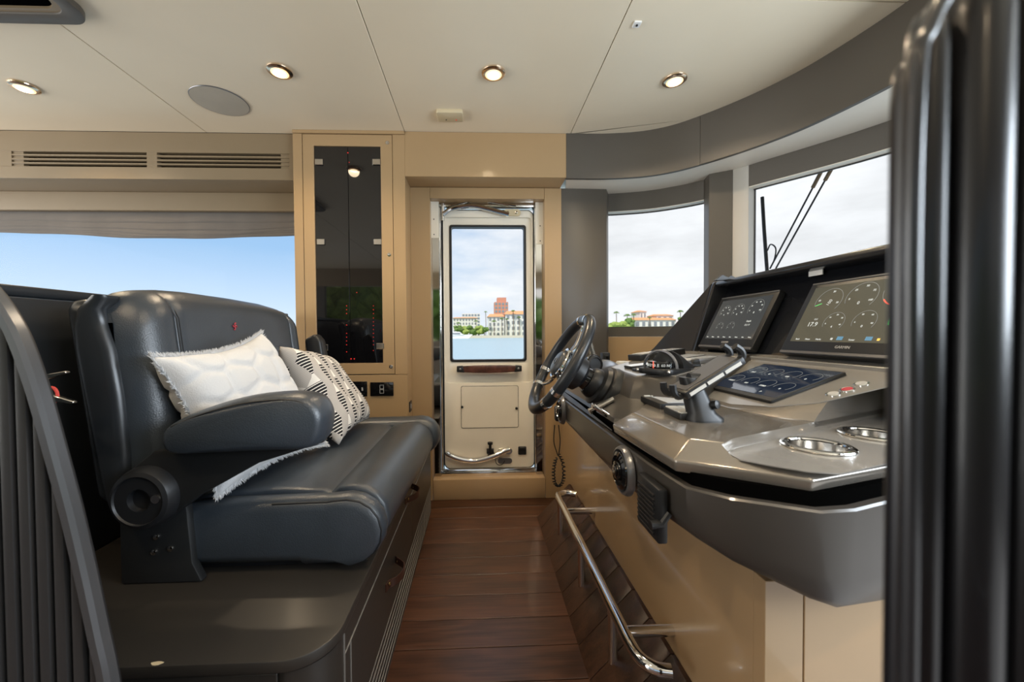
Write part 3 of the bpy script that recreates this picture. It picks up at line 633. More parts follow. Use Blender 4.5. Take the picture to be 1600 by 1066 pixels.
z_ = at(642,633,X=CABR).z
t = thing('side_socket', 'small black socket on the narrow side of the cabinet', 'socket', (CABR,2.17,z_-0.03))
part('plate', 'black', t, (CABR-0.001,2.145,z_-0.032), (CABR+0.005,2.205,z_+0.026), 0.001, 1); part('insert', 'print_grey', t, (CABR+0.004,2.165,z_-0.015), (CABR+0.0065,2.188,z_+0.012), 0.001, 1)

# ================================================================== HELM BENCH
# low partition behind the bench
prt = thing('bench_partition', 'dark grey low partition behind the helm bench', 'partition', (-1.015,1.2,0))
part('board', 'leather_shell', prt, (-1.03,0.30,0), (-1.0,2.06,1.066), 0.003, 2); part('top_trim', 'leather_shell', prt, (-1.035,0.30,1.068), (-0.997,2.06,1.092), 0.004, 2)

BF = -0.262   # bench base front plane
base = thing('bench_base', 'dark brown-grey storage plinth under the helm bench with louvred drawer front', 'plinth', (-0.6,1.36,0))
BN = 0.655; BT = 0.425
def corner(r, x1, y0, n=10): return [(x1-r+r*math.sin(a), y0+r-r*math.cos(a)) for a in [PI/2*k/n for k in range(n+1)]]
B().prism([(-0.995,BN)] + corner(0.085, BF, BN) + [(BF,2.09),(-0.995,2.09)], 'z', BT-0.022, BT).build('top_board', 'cabinet_dark', base, 0.003, 2)
B().prism([(-0.995,BN+0.012)] + corner(0.082, BF-0.007, BN+0.012) + [(BF-0.007,2.085),(-0.995,2.085)], 'z', 0.0, BT-0.026).build('carcass', 'black', base)
cq = corner(0.080, BF-0.004, BN+0.008)
B().loft([[(x,y_,0.0),(x,y_,BT-0.027),(x*1.0-0.006,y_+0.006,BT-0.027),(x-0.006,y_+0.006,0.0)] for x, y_ in cq]).build('corner_panel', 'cabinet_dark', base, smooth=60)
part('near_panel', 'cabinet_dark', base, (-0.99,BN+0.006,0.0), (BF-0.088,BN+0.014,BT-0.027), 0.001, 1)
fy0, fy1 = BN+0.092, 2.085
part('groove_lining', 'groove', base, (BF-0.0125,fy0,0.0), (BF-0.0066,fy1,BT-0.027))
part('front_rail', 'cabinet_dark', base, (BF-0.012,fy0,0.357), (BF-0.004,fy1,BT-0.027), 0.001, 1)
part('front_post', 'cabinet_dark', base, (BF-0.012,fy0,0.0), (BF-0.004,fy0+0.035,0.355), 0.001, 1)
dr1 = part('drawer_front', 'cabinet_dark', base, (BF-0.012,fy0+0.038,0.155), (BF-0.003,1.50,0.355), 0.0015, 1)
dr2 = part('drawer_front', 'cabinet_dark', base, (BF-0.012,1.503,0.155), (BF-0.003,fy1,0.355), 0.0015, 1)
for j in range(6):
    z0 = 0.150 - j*0.024
    B().prism([(BF-0.013,z0-0.019),(BF-0.005,z0-0.019),(BF-0.003,z0-0.016),(BF-0.004,z0-0.001),(BF-0.013,z0-0.001)], 'y', fy0+0.038, fy1).build('louvre_slat', 'cabinet_dark', base, 0.0006, 1)
for z_ in (0.356, 0.1535): part('edge_line', 'groove', base, (BF-0.006,fy0,z_-0.0009), (BF-0.0022,fy1,z_+0.0009))
for j in range(6): part('edge_line', 'groove', base, (BF-0.006,fy0+0.038,0.150-j*0.024-0.0005), (BF-0.0026,fy1,0.150-j*0.024+0.0006))
part('edge_line', 'groove', base, (BF-0.006,fy0+0.0355,0.0), (BF-0.0022,fy0+0.0370,0.356)); part('edge_line', 'groove', base, (BF-0.006,fy0-0.001,0.0), (BF-0.0022,fy0+0.0004,BT-0.027))
q = at(245,1037,Z=BT); B().prism([(q.x+0.010*math.cos(a)*(1+0.2*math.sin(3*a)), q.y+0.004*math.sin(a)) for a in [2*PI*k_/12 for k_ in range(12)]], 'z', BT-0.0005, BT+0.0004).build('paint_chip', 'cream_plastic', base, smooth=0)
def strap(yc, zc, pa):
    pts = smoothpath([(BF-0.002,yc+0.055,zc+0.004),(BF+0.004,yc+0.048,zc+0.004),(BF+0.030,yc+0.022,zc+0.002),(BF+0.034,yc-0.01,zc),(BF+0.022,yc-0.04,zc-0.001),(BF+0.003,yc-0.056,zc-0.002),(BF-0.002,yc-0.075,zc-0.002)], 4)
    h_ = B().loft([[(p.x-0.0015,p.y,p.z-0.011),(p.x+0.0015,p.y,p.z-0.011),(p.x+0.0015,p.y,p.z+0.011),(p.x-0.0015,p.y,p.z+0.011)] for p in pts]).build('strap_handle', 'leather_strap', pa, smooth=50)
    for dy in (0.05,-0.058): B().lathe([(0.005,0),(0.005,0.003),(0.002,0.005)], (BF+0.004,yc+dy,zc+0.001), (1,0,0), 12).build('rivet', 'brass', h_)
q = at(613,893,X=BF); strap(q.y, q.z, dr1)
q = at(640,770,X=BF); strap(q.y, q.z, dr2)

bench = thing('helm_bench', 'dark grey leather helm bench seat with armrest beside the aisle', 'bench', (-0.55,1.28,BT))
SY0, SY1 = 0.905, 1.72
def seatprof(e, fx, top, groove=True, n=8):
    """XZ profile of the seat cushion inset by e; fx is the front of the roll"""
    pts = []
    zb, xb = 0.445+e, -0.745+e
    r = 0.085
    cxr, czr = fx - r - e*0.3, top - r - e*0.4
    pts.append((xb, zb)); pts.append((-0.42, zb))
    pts.append((cxr-0.10, zb-0.008)); pts.append((cxr-0.03, 0.442+e*0.6))
    for k in range(n+1):
        a = -PI/2*0.9 + (PI/2*1.9)*k/n
        rr = (r - e*0.5)
        pts.append((cxr + rr*math.cos(a), czr + (rr if a > 0 else rr*0.92)*math.sin(a)))
    pts.append((cxr-0.035, top-0.003-e*0.9)); pts.append((-0.355, top-(0.011 if groove else 0.004)-e)); pts.append((-0.370, top-(0.020 if groove else 0.004)-e)); pts.append((-0.385, top-(0.011 if groove else 0.004)-e))
    pts.append((-0.48, top-0.006-e)); pts.append((-0.62, top-0.008-e)); pts.append((xb+0.02, top-0.02-e)); pts.append((xb, top-0.05))
    return pts
def fxs(y): return -0.228 + 0.036*(y-SY0)/(SY1-SY0)
ys = [0.955,0.957,0.962,0.98,1.1,1.2,1.3,1.4,1.5,1.6,1.645,1.655,1.658]
B().loft([[(x,y_,z) for x, z in seatprof(0.012 if i in (0,12) else 0.004 if i in (1,11) else 0.0, fxs(y_), 0.606)] for i, y_ in enumerate(ys)]).build('seat_cushion', 'leather', bench, smooth=50)
def endpanel(ya, yb, fx, top, nm):
    prof = []
    for f_ in (0.0,0.06,0.18,0.34,0.5,0.66,0.82,0.94,1.0):
        e = 0.028*(1-math.sqrt(max(0,1-(2*f_-1)**2)))
        prof.append([(x,ya+(yb-ya)*f_,z) for x, z in seatprof(e, fx, top, False)])
    return B().loft(prof).build(nm, 'leather', bench, smooth=60)
e1 = endpanel(0.893, 0.958, fxs(SY0)+0.006, 0.604, 'seat_end_bolster')
endpanel(1.655, 1.76, fxs(SY1)+0.022, 0.618, 'seat_end_bolster')
# piping on the near end
pr = [(x,0.900,z) for x, z in seatprof(0.010, fxs(SY0)+0.006, 0.604, False)][5:-3]
B().tube(pr, 0.0022, 6).build('piping', 'black_plastic', e1)
part('seat_pan', 'black_plastic', bench, (-0.80,0.93,BT+0.001), (-0.34,1.70,0.455), 0.004, 2)

# backrest
def backprof(y_, bulge, e, top):
    """leaning XZ profile"""
    pts = rrect(0.135-1.2*e, (top-0.575)-2*e, [0.03,0.045,0.062,0.05], 6, 0, (top+0.575)/2)
    out = []
    for x, z in pts:
        lean = -(z-0.60)*0.12
        b_ = bulge*(1 if x > 0 else 0)*math.sin(PI*min(max((z-0.575)/(top-0.575),0),1))**0.35
        out.append((-0.775 + x + lean + b_, y_, z))
    return out
rings = []; Yb0, Yb1 = 0.885, 1.655
prof = [(0.885,-0.01,0.062),(0.888,-0.004,0.045),(0.897,0.004,0.026),(0.915,0.012,0.010),(0.94,0.018,0.002),(0.965,0.018,0),(0.980,0.010,0),(0.984,0.001,0),(0.988,0.008,0),(1.02,0.010,0),(1.10,0.004,0),(1.28,0.002,0),(1.45,0.004,0),(1.545,0.010,0),(1.56,0.008,0),(1.564,0.001,0),(1.568,0.010,0),(1.585,0.018,0),(1.61,0.016,0.004),(1.632,0.010,0.016),(1.646,0.002,0.032),(1.653,-0.006,0.050),(1.655,-0.01,0.062)]
for y_, bu, e in prof:
    tt = (y_-1.27)/0.385
    top = 1.102 - 0.030*max(0,abs(tt)-0.45)**2/0.3 - (0.01*max(0,tt))
    rings.append(backprof(y_, bu, e, top))
bk = B().loft(rings).build('backrest', 'leather', bench, smooth=70)
for yv in (0.980,0.989):
    pts = []
    for k_ in range(22):
        z = 0.64 + 0.425*k_/21; pts.append((-0.775+0.0675-(z-0.60)*0.12+0.011-(0.008 if k_ > 19 else 0)-(0.012 if k_ > 20 else 0), yv, z))
    B().tube(pts, 0.0012, 5).build('stitching', 'black', bk)
# shell behind
rings = []
for y_, e in ((0.886,0.03),(0.890,0.016),(0.902,0.004),(0.92,0),(1.63,0),(1.655,0.004),(1.668,0.016),(1.672,0.03)):
    rings.append([(-0.832+x-(z-0.60)*0.10-0.02*max(0,(z-0.9))/0.2, y_, z) for x, z in rrect(0.06-e, 0.47-2*e, 0.024-e*0.4, 4, 0, 0.83)])
B().loft(rings).build('back_shell', 'leather_shell', bench, smooth=60)
B().prism([(-0.75,0.62),(-0.86,0.62),(-0.915,1.03),(-0.895,1.06),(-0.84,1.06),(-0.798,1.03)], 'y', 0.896, 0.960).build('back_core', 'leather_shell', bench, 0.008, 2)
# raised lip of the shell beside the near bolster
lip = smoothpath([(-0.895,0.878,0.985),(-0.885,0.874,1.035),(-0.868,0.880,1.072),(-0.85,0.90,1.095)], 6)
rings = []
for z, x0, w in ((0.60,-0.865,0.035),(0.63,-0.875,0.055),(0.72,-0.882,0.07),(0.85,-0.892,0.08),(0.95,-0.900,0.082),(1.0,-0.903,0.07),(1.04,-0.893,0.05),(1.062,-0.872,0.045),(1.07,-0.86,0.03)):
    rings.append([(x0+0.034+0.03*max(0,(0.95-z)/0.35)+xx, 0.892+yy, z) for xx, yy in [(p_[0]+w/2-0.02, p_[1]) for p_ in rrect(w, 0.05, 0.02 if w > 0.042 else w*0.45, 4)] for a in (0,)])
B().loft(rings).build('shell_wing', 'leather_shell', bench, smooth=60)
# red embroidered emblem
q = at(376,510,X=-0.735); ex = -0.775+0.0675-(q.z-0.6)*0.12+0.0045
em = Matrix.Translation((ex, q.y, q.z)) @ Matrix.Rotation(math.radians(-8), 4, 'X') @ Matrix.Diagonal((0.6,0.72,0.72,1))
b1 = B()
def sp2(pts, n): return [(p.x, p.y) for p in smoothpath([(a, b_, 0) for a, b_ in pts], n)]
for sgn in (1, -1):
    b1.tube([em @ Vector((0.0, sgn*a, sgn*c_)) for a, c_ in sp2([(-0.004,-0.002),(-0.001,0.004),(-0.003,0.010),(0.001,0.015),(0.006,0.013)], 4)], [0.0012]*4+[0.0019]*9+[0.0016]*4, 6)
    b1.tube([em @ Vector((0.0, sgn*a, sgn*c_)) for a, c_ in sp2([(0.0,0.0),(0.006,0.004),(0.011,0.001),(0.014,-0.004)], 4)], [0.0012]*4+[0.0020]*6+[0.0010]*3, 6)
b1.build('emblem', 'red_thread', bk)
# armrest
ap_ = [(-0.713,0.742),(-0.704,0.772),(-0.66,0.800),(-0.58,0.828),(-0.495,0.845),(-0.415,0.847),(-0.370,0.834),(-0.350,0.800),(-0.350,0.765),(-0.362,0.735),(-0.390,0.719),(-0.48,0.713),(-0.60,0.711),(-0.675,0.712),(-0.703,0.720)]
ar = B()
rings = []
for f_ in (0,0.05,0.14,0.3,0.5,0.7,0.86,0.95,1.0):
    e = 0.022*(1-math.sqrt(max(0,1-(2*f_-1)**2))); c0 = Vector((-0.53,0.775)); ring = []
    for p_ in ap_:
        d = Vector(p_)-c0; ln = d.length; ring.append(((c0.x+d.x*(1-e/ln))*0.94, 0.815+0.098*f_, 0.98+(c0.y+d.y*(1-e*1.3/ln)-0.98)*0.94))
    rings.append([v for v in [Vector(r) for r in ring]])
rings = [[*smoothpath(r + [r[0]], 3)[:-1]] for r in rings]
am = B().loft(rings).build('armrest', 'leather', bench, smooth=60)
top_ = [(x,0.886,z+0.0005) for x, z in [(-0.68,0.778),(-0.62,0.803),(-0.55,0.823),(-0.495,0.832),(-0.43,0.835),(-0.392,0.826),(-0.374,0.80),(-0.370,0.77),(-0.380,0.742)]]
B().tube([(p.x*0.94, 0.8175, 0.98+(p.z-0.98)*0.94) for p in smoothpath(top_, 4)], 0.0016, 5).build('stitching', 'black', am)
# bracket, dial, side plate
B().prism([(x*0.965,0.98+(z-0.98)*0.965) for x, z in ((-0.80,0.665),(-0.73,0.72),(-0.60,0.74),(-0.38,0.75),(-0.352,0.735),(-0.50,0.690),(-0.635,0.616),(-0.70,0.568),(-0.78,0.575))], 'y', 0.850, 0.882).build('arm_bracket', 'dark_metal', bench, 0.006, 2)
dl = B().lathe([(0.068,0),(0.068,0.012),(0.066,0.030),(0.060,0.042),(0.052,0.046),(0.050,0.042),(0.024,0.042),(0.022,0.030),(0.006,0.030)], (-0.715,0.868,0.634), (0,-1,0), 40).build('tilt_dial', 'black_plastic', bench)
B().lathe([(0.009,0),(0.009,0.004),(0.005,0.004)], (-0.680,0.828,0.637), (0,-1,0), 14).build('set_screw', 'steel', dl)
B().prism([(-0.80,BT+0.002),(-0.625,BT+0.002),(-0.645,0.47),(-0.655,0.598),(-0.80,0.598)], 'y', 0.875, 0.897).build('side_plate', 'dark_metal', bench, 0.004, 2)
for x, z in ((-0.720,0.532),(-0.726,0.498),(-0.690,0.505)): B().lathe([(0.006,0),(0.006,0.003),(0.003,0.004)], (x,0.875,z), (0,-1,0), 12).build('bolt', 'steel', bench)
# far armrest, folded upright beside the backrest
B().prism([(-0.745,0.96),(-0.70,0.985),(-0.675,0.955),(-0.640,0.72),(-0.62,0.60),(-0.70,0.60)], 'y', 1.668, 1.73).build('folded_armrest', 'black_plastic', bench, 0.012, 3)

# ================================================================== CUSHIONS
def scallop(s_, t_):
    """hexagonal puffs of the plush"""
    ds = []
    for r_ in range(-4, 5):
        for c_ in range(-4, 5):
            cx = (c_ + (0.5 if r_ % 2 else 0))*0.50 + 0.09*math.sin(r_*3.1+c_*1.7); cy = r_*0.40 + 0.07*math.cos(r_*1.3+c_*2.9)
            ds.append(math.hypot(s_-cx, (t_-cy)*1.1))
    ds.sort(); k_ = min(1.0, (ds[1]-ds[0])/0.14); return 0.009*(k_*k_*(3-2*k_)) - 0.004
def cushion(name, label, m, Q, T, fur=False):
    """Q: corners bottom-near, bottom-far, top-far, top-near"""
    q = [Vector(p) for p in Q]; C = (q[0]+q[1]+q[2]+q[3])/4
    Mx = frame(C, (q[1]+q[2])-(q[0]+q[3]), (q[2]+q[3])-(q[0]+q[1])); n = 52 if fur else 34; N3 = Mx.to_3x3() @ Vector((0,0,1))
    def P(i, j, sgn):
        s_, t_ = -1+2*i/n, -1+2*j/n
        pin = 0.15 if fur else 0.09; a = s_*(1-pin*(1-t_*t_)*abs(s_)**2); b_ = t_*(1-pin*(1-s_*s_)*abs(t_)**2)
        f, g = (a+1)/2, (b_+1)/2
        base = q[0]*(1-f)*(1-g)+q[1]*f*(1-g)+q[2]*f*g+q[3]*(1-f)*g
        z = T/2*(max(0,(1-s_**4))*max(0,(1-t_**4)))**0.55
        d = 0
        if fur: d = scallop(s_, t_)
        else: d = 0.003*math.sin(s_*7+t_*3)
        return base + N3*(sgn*(z + d*min(1, z/(T*0.2)) if z else 0))
    vs = [P(i,j,1) for j in range(n+1) for i in range(n+1)] + [P(i,j,-1) for j in range(n+1) for i in range(n+1)]
    N2 = (n+1)**2; fs = []
    for j in range(n):
        for i in range(n):
            a = j*(n+1)+i; fs.append((a,a+1,a+n+2,a+n+1)); fs.append((N2+a,N2+a+n+1,N2+a+n+2,N2+a+1))
    root = thing(name, label, 'cushion', (C.x, C.y, min(p.z for p in vs)))
    o = B().add(vs, fs).build('cover', m, root, smooth=180)
    w = ((q[1]+q[2])-(q[0]+q[3])).length/2; h = ((q[2]+q[3])-(q[0]+q[1])).length/2
    me = o.data; uvl = me.uv_layers.new(name='UVMap'); inv = Mx.inverted(); c = WL[o.name]
    for lp in me.loops:
        r_ = inv @ (me.vertices[lp.vertex_index].co + c); uvl.data[lp.index].uv = (r_.x/w+0.5, r_.y/h+0.5)
    return root, Mx, P, n
wc, Mx, P, n = cushion('fur_cushion', 'fluffy white faux-fur cushion leaning on the bench backrest', 'fur', ((-0.605,0.900,0.607),(-0.505,1.285,0.615),(-0.690,1.245,0.988),(-0.715,0.865,0.935)), 0.13, fur=True)
fb = B()
for k_ in range(3000):      # fur tufts along the rim of the cushion
    edge = True
    if edge:
        s_ = random.random(); i_, j_ = random.choice(((0,s_*n),(n,s_*n),(s_*n,0),(s_*n,n),(s_*n,n)))
    else: i_, j_ = random.random()*n, random.random()*n
    p0 = P(i_, j_, 1); p1 = P(min(i_+0.4,n), j_, 1); p2 = P(i_, min(j_+0.4,n), 1)
    nn = Mx.to_3x3() @ Vector((0,0,1)); out = Mx.to_3x3() @ Vector(((i_/n-0.5)*2, (j_/n-0.5)*2, 0))
    d = (nn*(0.5 if edge else 0.55) + out*(0.9 if edge else 0.25) + Vector([random.uniform(-.5,.5) for _ in range(3)])).normalized()
    L_ = random.uniform(0.008,0.017) if edge else random.uniform(0.005,0.010)
    a = d.orthogonal().normalized()*0.0022; b_ = d.cross(a).normalized()*0.0022
    fb.add([p0+a, p0-0.5*a+0.87*b_, p0-0.5*a-0.87*b_, p0+d*L_], [(0,1,3),(1,2,3),(2,0,3)])
fo_ = fb.build('fur_tufts', 'fur', wc, smooth=0); fo_['kind'] = 'stuff'
cushion('striped_cushion', 'woven cream cushion with black and grey zigzag stripes on the bench', 'striped_weave', ((-0.470,1.30,0.610),(-0.470,1.665,0.620),(-0.655,1.64,0.885),(-0.670,1.31,0.945)), 0.13)

# folded levers hooked between partition and slatted panel
lv = thing('metal_levers', 'two flat metal lever handles with a red cord by the dark partition', 'lever', (-0.80,0.80,0.82))
for (xa, ya), (xb, yb), nm in (((66,592),(110,580),'lever'),((82,620),(122,627),'lever')):
    a, b_ = at(xa,ya,Y=0.80), at(xb,yb,Y=0.80); d = (b_-a); nz_ = Vector((-d.z,0,d.x)).normalized()*0.007
    B().prism([((a-nz_).x,(a-nz_).z),((b_-nz_*0.6).x,(b_-nz_*0.6).z),((b_+nz_*0.2).x,(b_+nz_*0.2).z),((a+nz_).x,(a+nz_).z)], 'y', 0.79, 0.80).build(nm, 'steel', lv, 0.0015, 1)
a = at(80,618,Y=0.795); B().tube([a+Vector((0.012*math.cos(t_),0,0.016*math.sin(t_))) for t_ in [2*PI*k_/16 for k_ in range(16)]], 0.003, 6, closed=True).build('cord_loop', 'red_cord', lv)
pz = at(75,600,Y=0.83); B().tube([(-0.999,0.80,a.z),(-0.87,0.80,a.z),(a.x-0.02,0.797,a.z)], 0.006, 8).build('pivot_pin', 'dark_metal', lv)

# ================================================================== KICKBOARD, FOOT RAIL, CONSOLE BASE
KX0, KX1, KZ = 0.305, 0.475, 0.172
kick = thing('kick_board', 'sloping dark wood kickboard at the foot of the helm console', 'kickboard', (0.39,1.2,0))
y = 2.02
while y > 0.45:
    y0_ = max(y-0.119, 0.45)
    B().prism([(KX0,0.0),(KX1,KZ),(KX1+0.012,KZ),(KX1+0.012,0.0)], 'y', y0_, y-0.0012).build('plank', 'kick_wood', kick, 0.0004, 1); y -= 0.121
cb = thing('console_base', 'glossy beige cabinet carrying the helm console', 'cabinet', (0.9,1.4,0))
part('side_panel', 'beige_gloss', cb, (KX1+0.013,0.6602,0.0), (KX1+0.035,2.245,0.615), 0.0005, 1)
xs_ = at(1256,1000,Y=0.632).x
part('end_panel', 'beige_gloss', cb, (KX1+0.013,0.632,0.0), (xs_-0.001,0.66,0.552), 0.001, 1)
part('end_panel', 'beige_gloss', cb, (xs_+0.001,0.632,0.0), (1.45,0.66,0.540), 0.001, 1)
part('carcass', 'black', cb, (KX1+0.036,0.662,0.0), (1.25,1.50,0.535))
fr = thing('foot_rail', 'polished stainless foot rail along the helm kickboard', 'rail', (0.37,1.3,0.05))
RX, RZ, RR = 0.364, 0.222, 0.0150
B().tube(smoothpath([(0.455,1.775,RZ),(0.42,1.79,RZ),(0.385,1.785,RZ),(RX,1.75,RZ),(RX,1.60,RZ),(RX,1.3,RZ),(RX,1.0,RZ),(RX,0.905,RZ),(0.372,0.862,RZ),(0.395,0.836,RZ),(0.425,0.828,RZ)], 6), RR, 14).build('rail_tube', 'chrome', fr)
for yy in (0.945, 1.605):
    B().tube([(RX+0.008,yy,RZ),(KX1+0.014,yy,RZ)], RR*0.92, 14).build('wall_bracket', 'chrome', fr)
for px, py in ((876,860),(909,943),(958,1060)):
    q = at(px, py, X=RX+0.006); kz = (RX+0.006-KX0)/(KX1-KX0)*KZ
    B().tube([(RX+0.004,q.y,RZ-0.006),(RX+0.006,q.y,kz-0.008)], RR*0.9, 12).build('post', 'chrome', fr)

# ================================================================== HELM CONSOLE
con = thing('helm_console', 'sweeping taupe helm console with overhanging top and black trim gap', 'console', (0.7,1.1,0.55))
def dir2(a, b_): d = Vector(b_)-Vector(a); return d.normalized()
# lower body: lip polygon -> bottom polygon (front face, diagonal near face)
lip_ = [(0.322,1.53),(0.322,1.20),(0.322,0.891),(0.324,0.72),(0.334,0.605),(0.380,0.560),(0.475,0.512),(0.530,0.516),(0.64,0.550),(1.40,0.80),(1.40,1.53)]
zbot = [0.628,0.625,0.620,0.634,0.640,0.622,0.590,0.572,0.556,0.54,0.62]
ins  = [0.012,0.012,0.012,0.012,0.014,0.016,0.018,0.018,0.018,0.018,0.0]
cen = Vector((0.8,0.95))
def inset_poly(poly, d):
    n_ = len(poly); area = sum(poly[i][0]*poly[(i+1) % n_][1]-poly[(i+1) % n_][0]*poly[i][1] for i in range(n_)); sg = 1 if area > 0 else -1; out = []
    for i in range(n_):
        a, b_, c_ = Vector(poly[i-1]), Vector(poly[i]), Vector(poly[(i+1) % n_]); e1_, e2_ = (b_-a).normalized(), (c_-b_).normalized()
        n1, n2 = Vector((-e1_.y,e1_.x))*sg, Vector((-e2_.y,e2_.x))*sg; m_ = (n1+n2); k_ = d/max(0.35, 1+n1.dot(n2)); out.append((b_.x+m_.x*k_, b_.y+m_.y*k_))
    return out
def ringz(poly, zf, d=0.0): return [(p[0], p[1], zf[i] if isinstance(zf, list) else zf) for i, p in enumerate(inset_poly(poly, d))]
body = B().loft([ringz(lip_, 0.729, 0.012), ringz(lip_, 0.729, 0.003), ringz(lip_, 0.726, 0.0), ringz(lip_, [(0.726+z*2)/3 for z in zbot], 0.003), ringz(lip_, [z+0.012 for z in zbot], 0.012), ringz(lip_, zbot, 0.024), ringz(lip_, [z+0.004 for z in zbot], 0.12)]).build('lower_body', 'taupe_dark', con, smooth=40)
B().loft([ringz(lip_, 0.70, 0.014), ringz(lip_, 0.750, 0.014)]).build('trim_gap', 'void', con)
# cap: bottom, rim, bevel, top
cap_r = [(0.312,0.885),(0.325,0.626),(0.477,0.527),(0.640,0.573),(1.45,0.86),(1.45,1.25),(0.56,1.22),(0.44,1.06),(0.345,0.925)]
def capring(d, z): return [(p[0], p[1], z) for p in inset_poly(cap_r, d)]
capo = B().loft([capring(0.004,0.7455), capring(0.0,0.766), capring(0.043,0.7955)]).build('cap', 'taupe', con, 0.004, 3, smooth=30, angle=12)
# sloping instrument deck behind the shelf: z = DK0 + DK1 * X
DK0, DK1 = 0.5775, 0.35
def dz_(x): return DK0 + DK1*x
dn = [(0.625,1.36),(0.625,0.93),(0.655,0.84),(0.715,0.775),(0.83,0.735),(0.90,0.745),(0.99,0.78),(0.99,1.36)]
foot_ = [(0.60,1.38),(0.60,0.90),(0.63,0.80),(0.70,0.732),(0.83,0.705),(0.93,0.720),(1.03,0.76),(1.03,1.38)]
B().loft([[(x,y_,0.785) for x, y_ in foot_], [(x,y_,0.797) for x, y_ in foot_], [(x*0.5+a*0.5,y_*0.5+b_*0.5,(0.797+max(dz_(a),0.797))/2+0.002) for (x, y_), (a, b_) in zip(foot_, dn)], [(a,b_,max(dz_(a),0.797)) for a, b_ in dn]]).build('deck_plinth', 'taupe', con, smooth=50); plinth = bpy.data.objects['deck_plinth']
dp = [(0.75*0.03+a*0.97, b_*0.985+0.97*0.015) for a, b_ in dn]
B().loft([[(a,b_,max(dz_(a),0.797)+0.0005) for a, b_ in dp], [(a,b_,max(dz_(a),0.797)+0.0025) for a, b_ in dp]]).build('instrument_deck', 'taupe_deck', con, smooth=20)
# cup recess sunk into the cap, with two cup wells
TZ = 0.7955
tray = [at(px, py, Z=TZ) for px, py in ((1128,692),(1150,703),(1200,712),(1260,721),(1312,724),(1345,718))]
tray = [(p.x,p.y) for p in tray]; e_ = Vector((0.33,0.117)).normalized()
tray += [(tray[-1][0]+0.45*e_.x, tray[-1][1]+0.45*e_.y), (1.02,0.900), (0.93,0.860), (0.60,0.716), (0.44,0.645), (0.408,0.622)]
tc_ = Vector((0.68,0.68))
cutb = lambda: B().loft([[(p[0]*(1-k_)+tc_.x*k_, p[1]*(1-k_)+tc_.y*k_, z) for p in tray] for z, k_ in ((0.7775,0.03),(0.7795,0.012),(0.790,0.0),(0.7975,-0.006),(0.95,-0.012))])
carve(capo, cutb()); carve(plinth, cutb())
tf = B().prism([(p[0]*0.968+tc_.x*0.032, p[1]*0.968+tc_.y*0.032) for p in tray], 'z', 0.7772, 0.7788).build('tray_floor', 'taupe_deck', con, smooth=0)
for px, py in ((1277,696),(1364,678)):
    q = at(px, py, Z=0.782)
    for ob in (capo, tf): carve(ob, B().lathe([(0.043,-0.034),(0.043,0.03)], (q.x,q.y,0.780), (0,0,1), 36))
    c_ = B().tube([(q.x+0.047*math.cos(2*PI*k_/48), q.y+0.047*math.sin(2*PI*k_/48), 0.7815) for k_ in range(48)], 0.0058, 10, closed=True, flat=0.6).build('cup_holder_ring', 'chrome', con)
    B().loft([[(q.x+r_*math.cos(2*PI*k_/36), q.y+r_*math.sin(2*PI*k_/36), z) for k_ in range(36)] for r_, z in ((0.0425,0.7805),(0.0415,0.760),(0.040,0.752),(0.036,0.749),(0.012,0.7485),(0.001,0.7485))], caps=False).build('cup_holder_well', 'steel', c_, recalc=False)
# switch pod beside the wheel
podb = [(0.327,1.52),(0.335,0.955),(0.47,0.905),(0.92,1.12),(0.92,1.78)]
podt = [(0.454,1.335),(0.440,1.065),(0.515,0.980),(0.90,1.23),(0.86,1.70)]
def pz_(x): return 0.855 + 0.11*(x-0.447)
def mixp(f_): return [((1-f_)*a+f_*c_, (1-f_)*b_+f_*d) for (a, b_), (c_, d) in zip(podb, podt)]
B().loft([[(x,y_,0.732) for x, y_ in podb], [(x,y_,0.76) for x, y_ in mixp(0.12)], [(x,y_,0.80+0.3*(pz_(x)-0.855)) for x, y_ in mixp(0.75)], [(x,y_,pz_(x)-0.008) for x, y_ in mixp(0.97)], [(x,y_,pz_(x)) for x, y_ in [((p[0]*0.98+0.65*0.02),(p[1]*0.98+1.3*0.02)) for p in podt]]]).build('switch_pod', 'taupe_dark', con, smooth=30)
B().loft([[(x,y_,pz_(x)+0.0003) for x, y_ in [((p[0]*0.955+0.65*0.045),(p[1]*0.955+1.3*0.045)) for p in podt]], [(x,y_,pz_(x)+0.002) for x, y_ in [((p[0]*0.95+0.65*0.05),(p[1]*0.95+1.3*0.05)) for p in podt]]]).build('pod_top_plate', 'taupe_deck', con, smooth=20)
# display housing
HB, HT = (0.915,0.892), (1.055,1.17)
hx_ = [(HB[0],HB[1]-0.02),(HT[0],HT[1]),(1.34,1.16),(1.34,0.86)]
B().prism(hx_, 'y', 0.64, 1.585).build('display_panel', 'dash_glass', con, 0.002, 1)
B().prism([(0.998,1.180),(1.003,1.170),(1.06,1.160),(1.36,1.155),(1.36,1.176),(1.06,1.192),(1.004,1.193)], 'y', 0.64, 1.585).build('hood_visor', 'dash_black', con, 0.003, 2)
B().prism([(0.905,0.885),(0.995,1.176),(1.004,1.193),(1.06,1.192),(1.34,1.17),(1.34,0.86),(0.95,0.86)], 'y', 1.586, 1.612).build('hood_cheek', 'dash_black', con, 0.003, 2)
B().loft([[(0.905,1.613,0.875),(0.998,1.613,1.186),(1.33,1.613,1.165),(1.33,1.613,0.86)], [(0.80,1.80,0.875),(0.84,1.81,0.905),(1.2,1.95,0.93),(1.2,1.95,0.86)]]).build('hood_flank', 'dash_black', con, smooth=20)
part('rear_ledge', 'taupe_deck', con, (0.885,0.74,0.880), (0.925,1.60,0.9000), 0.002, 1)
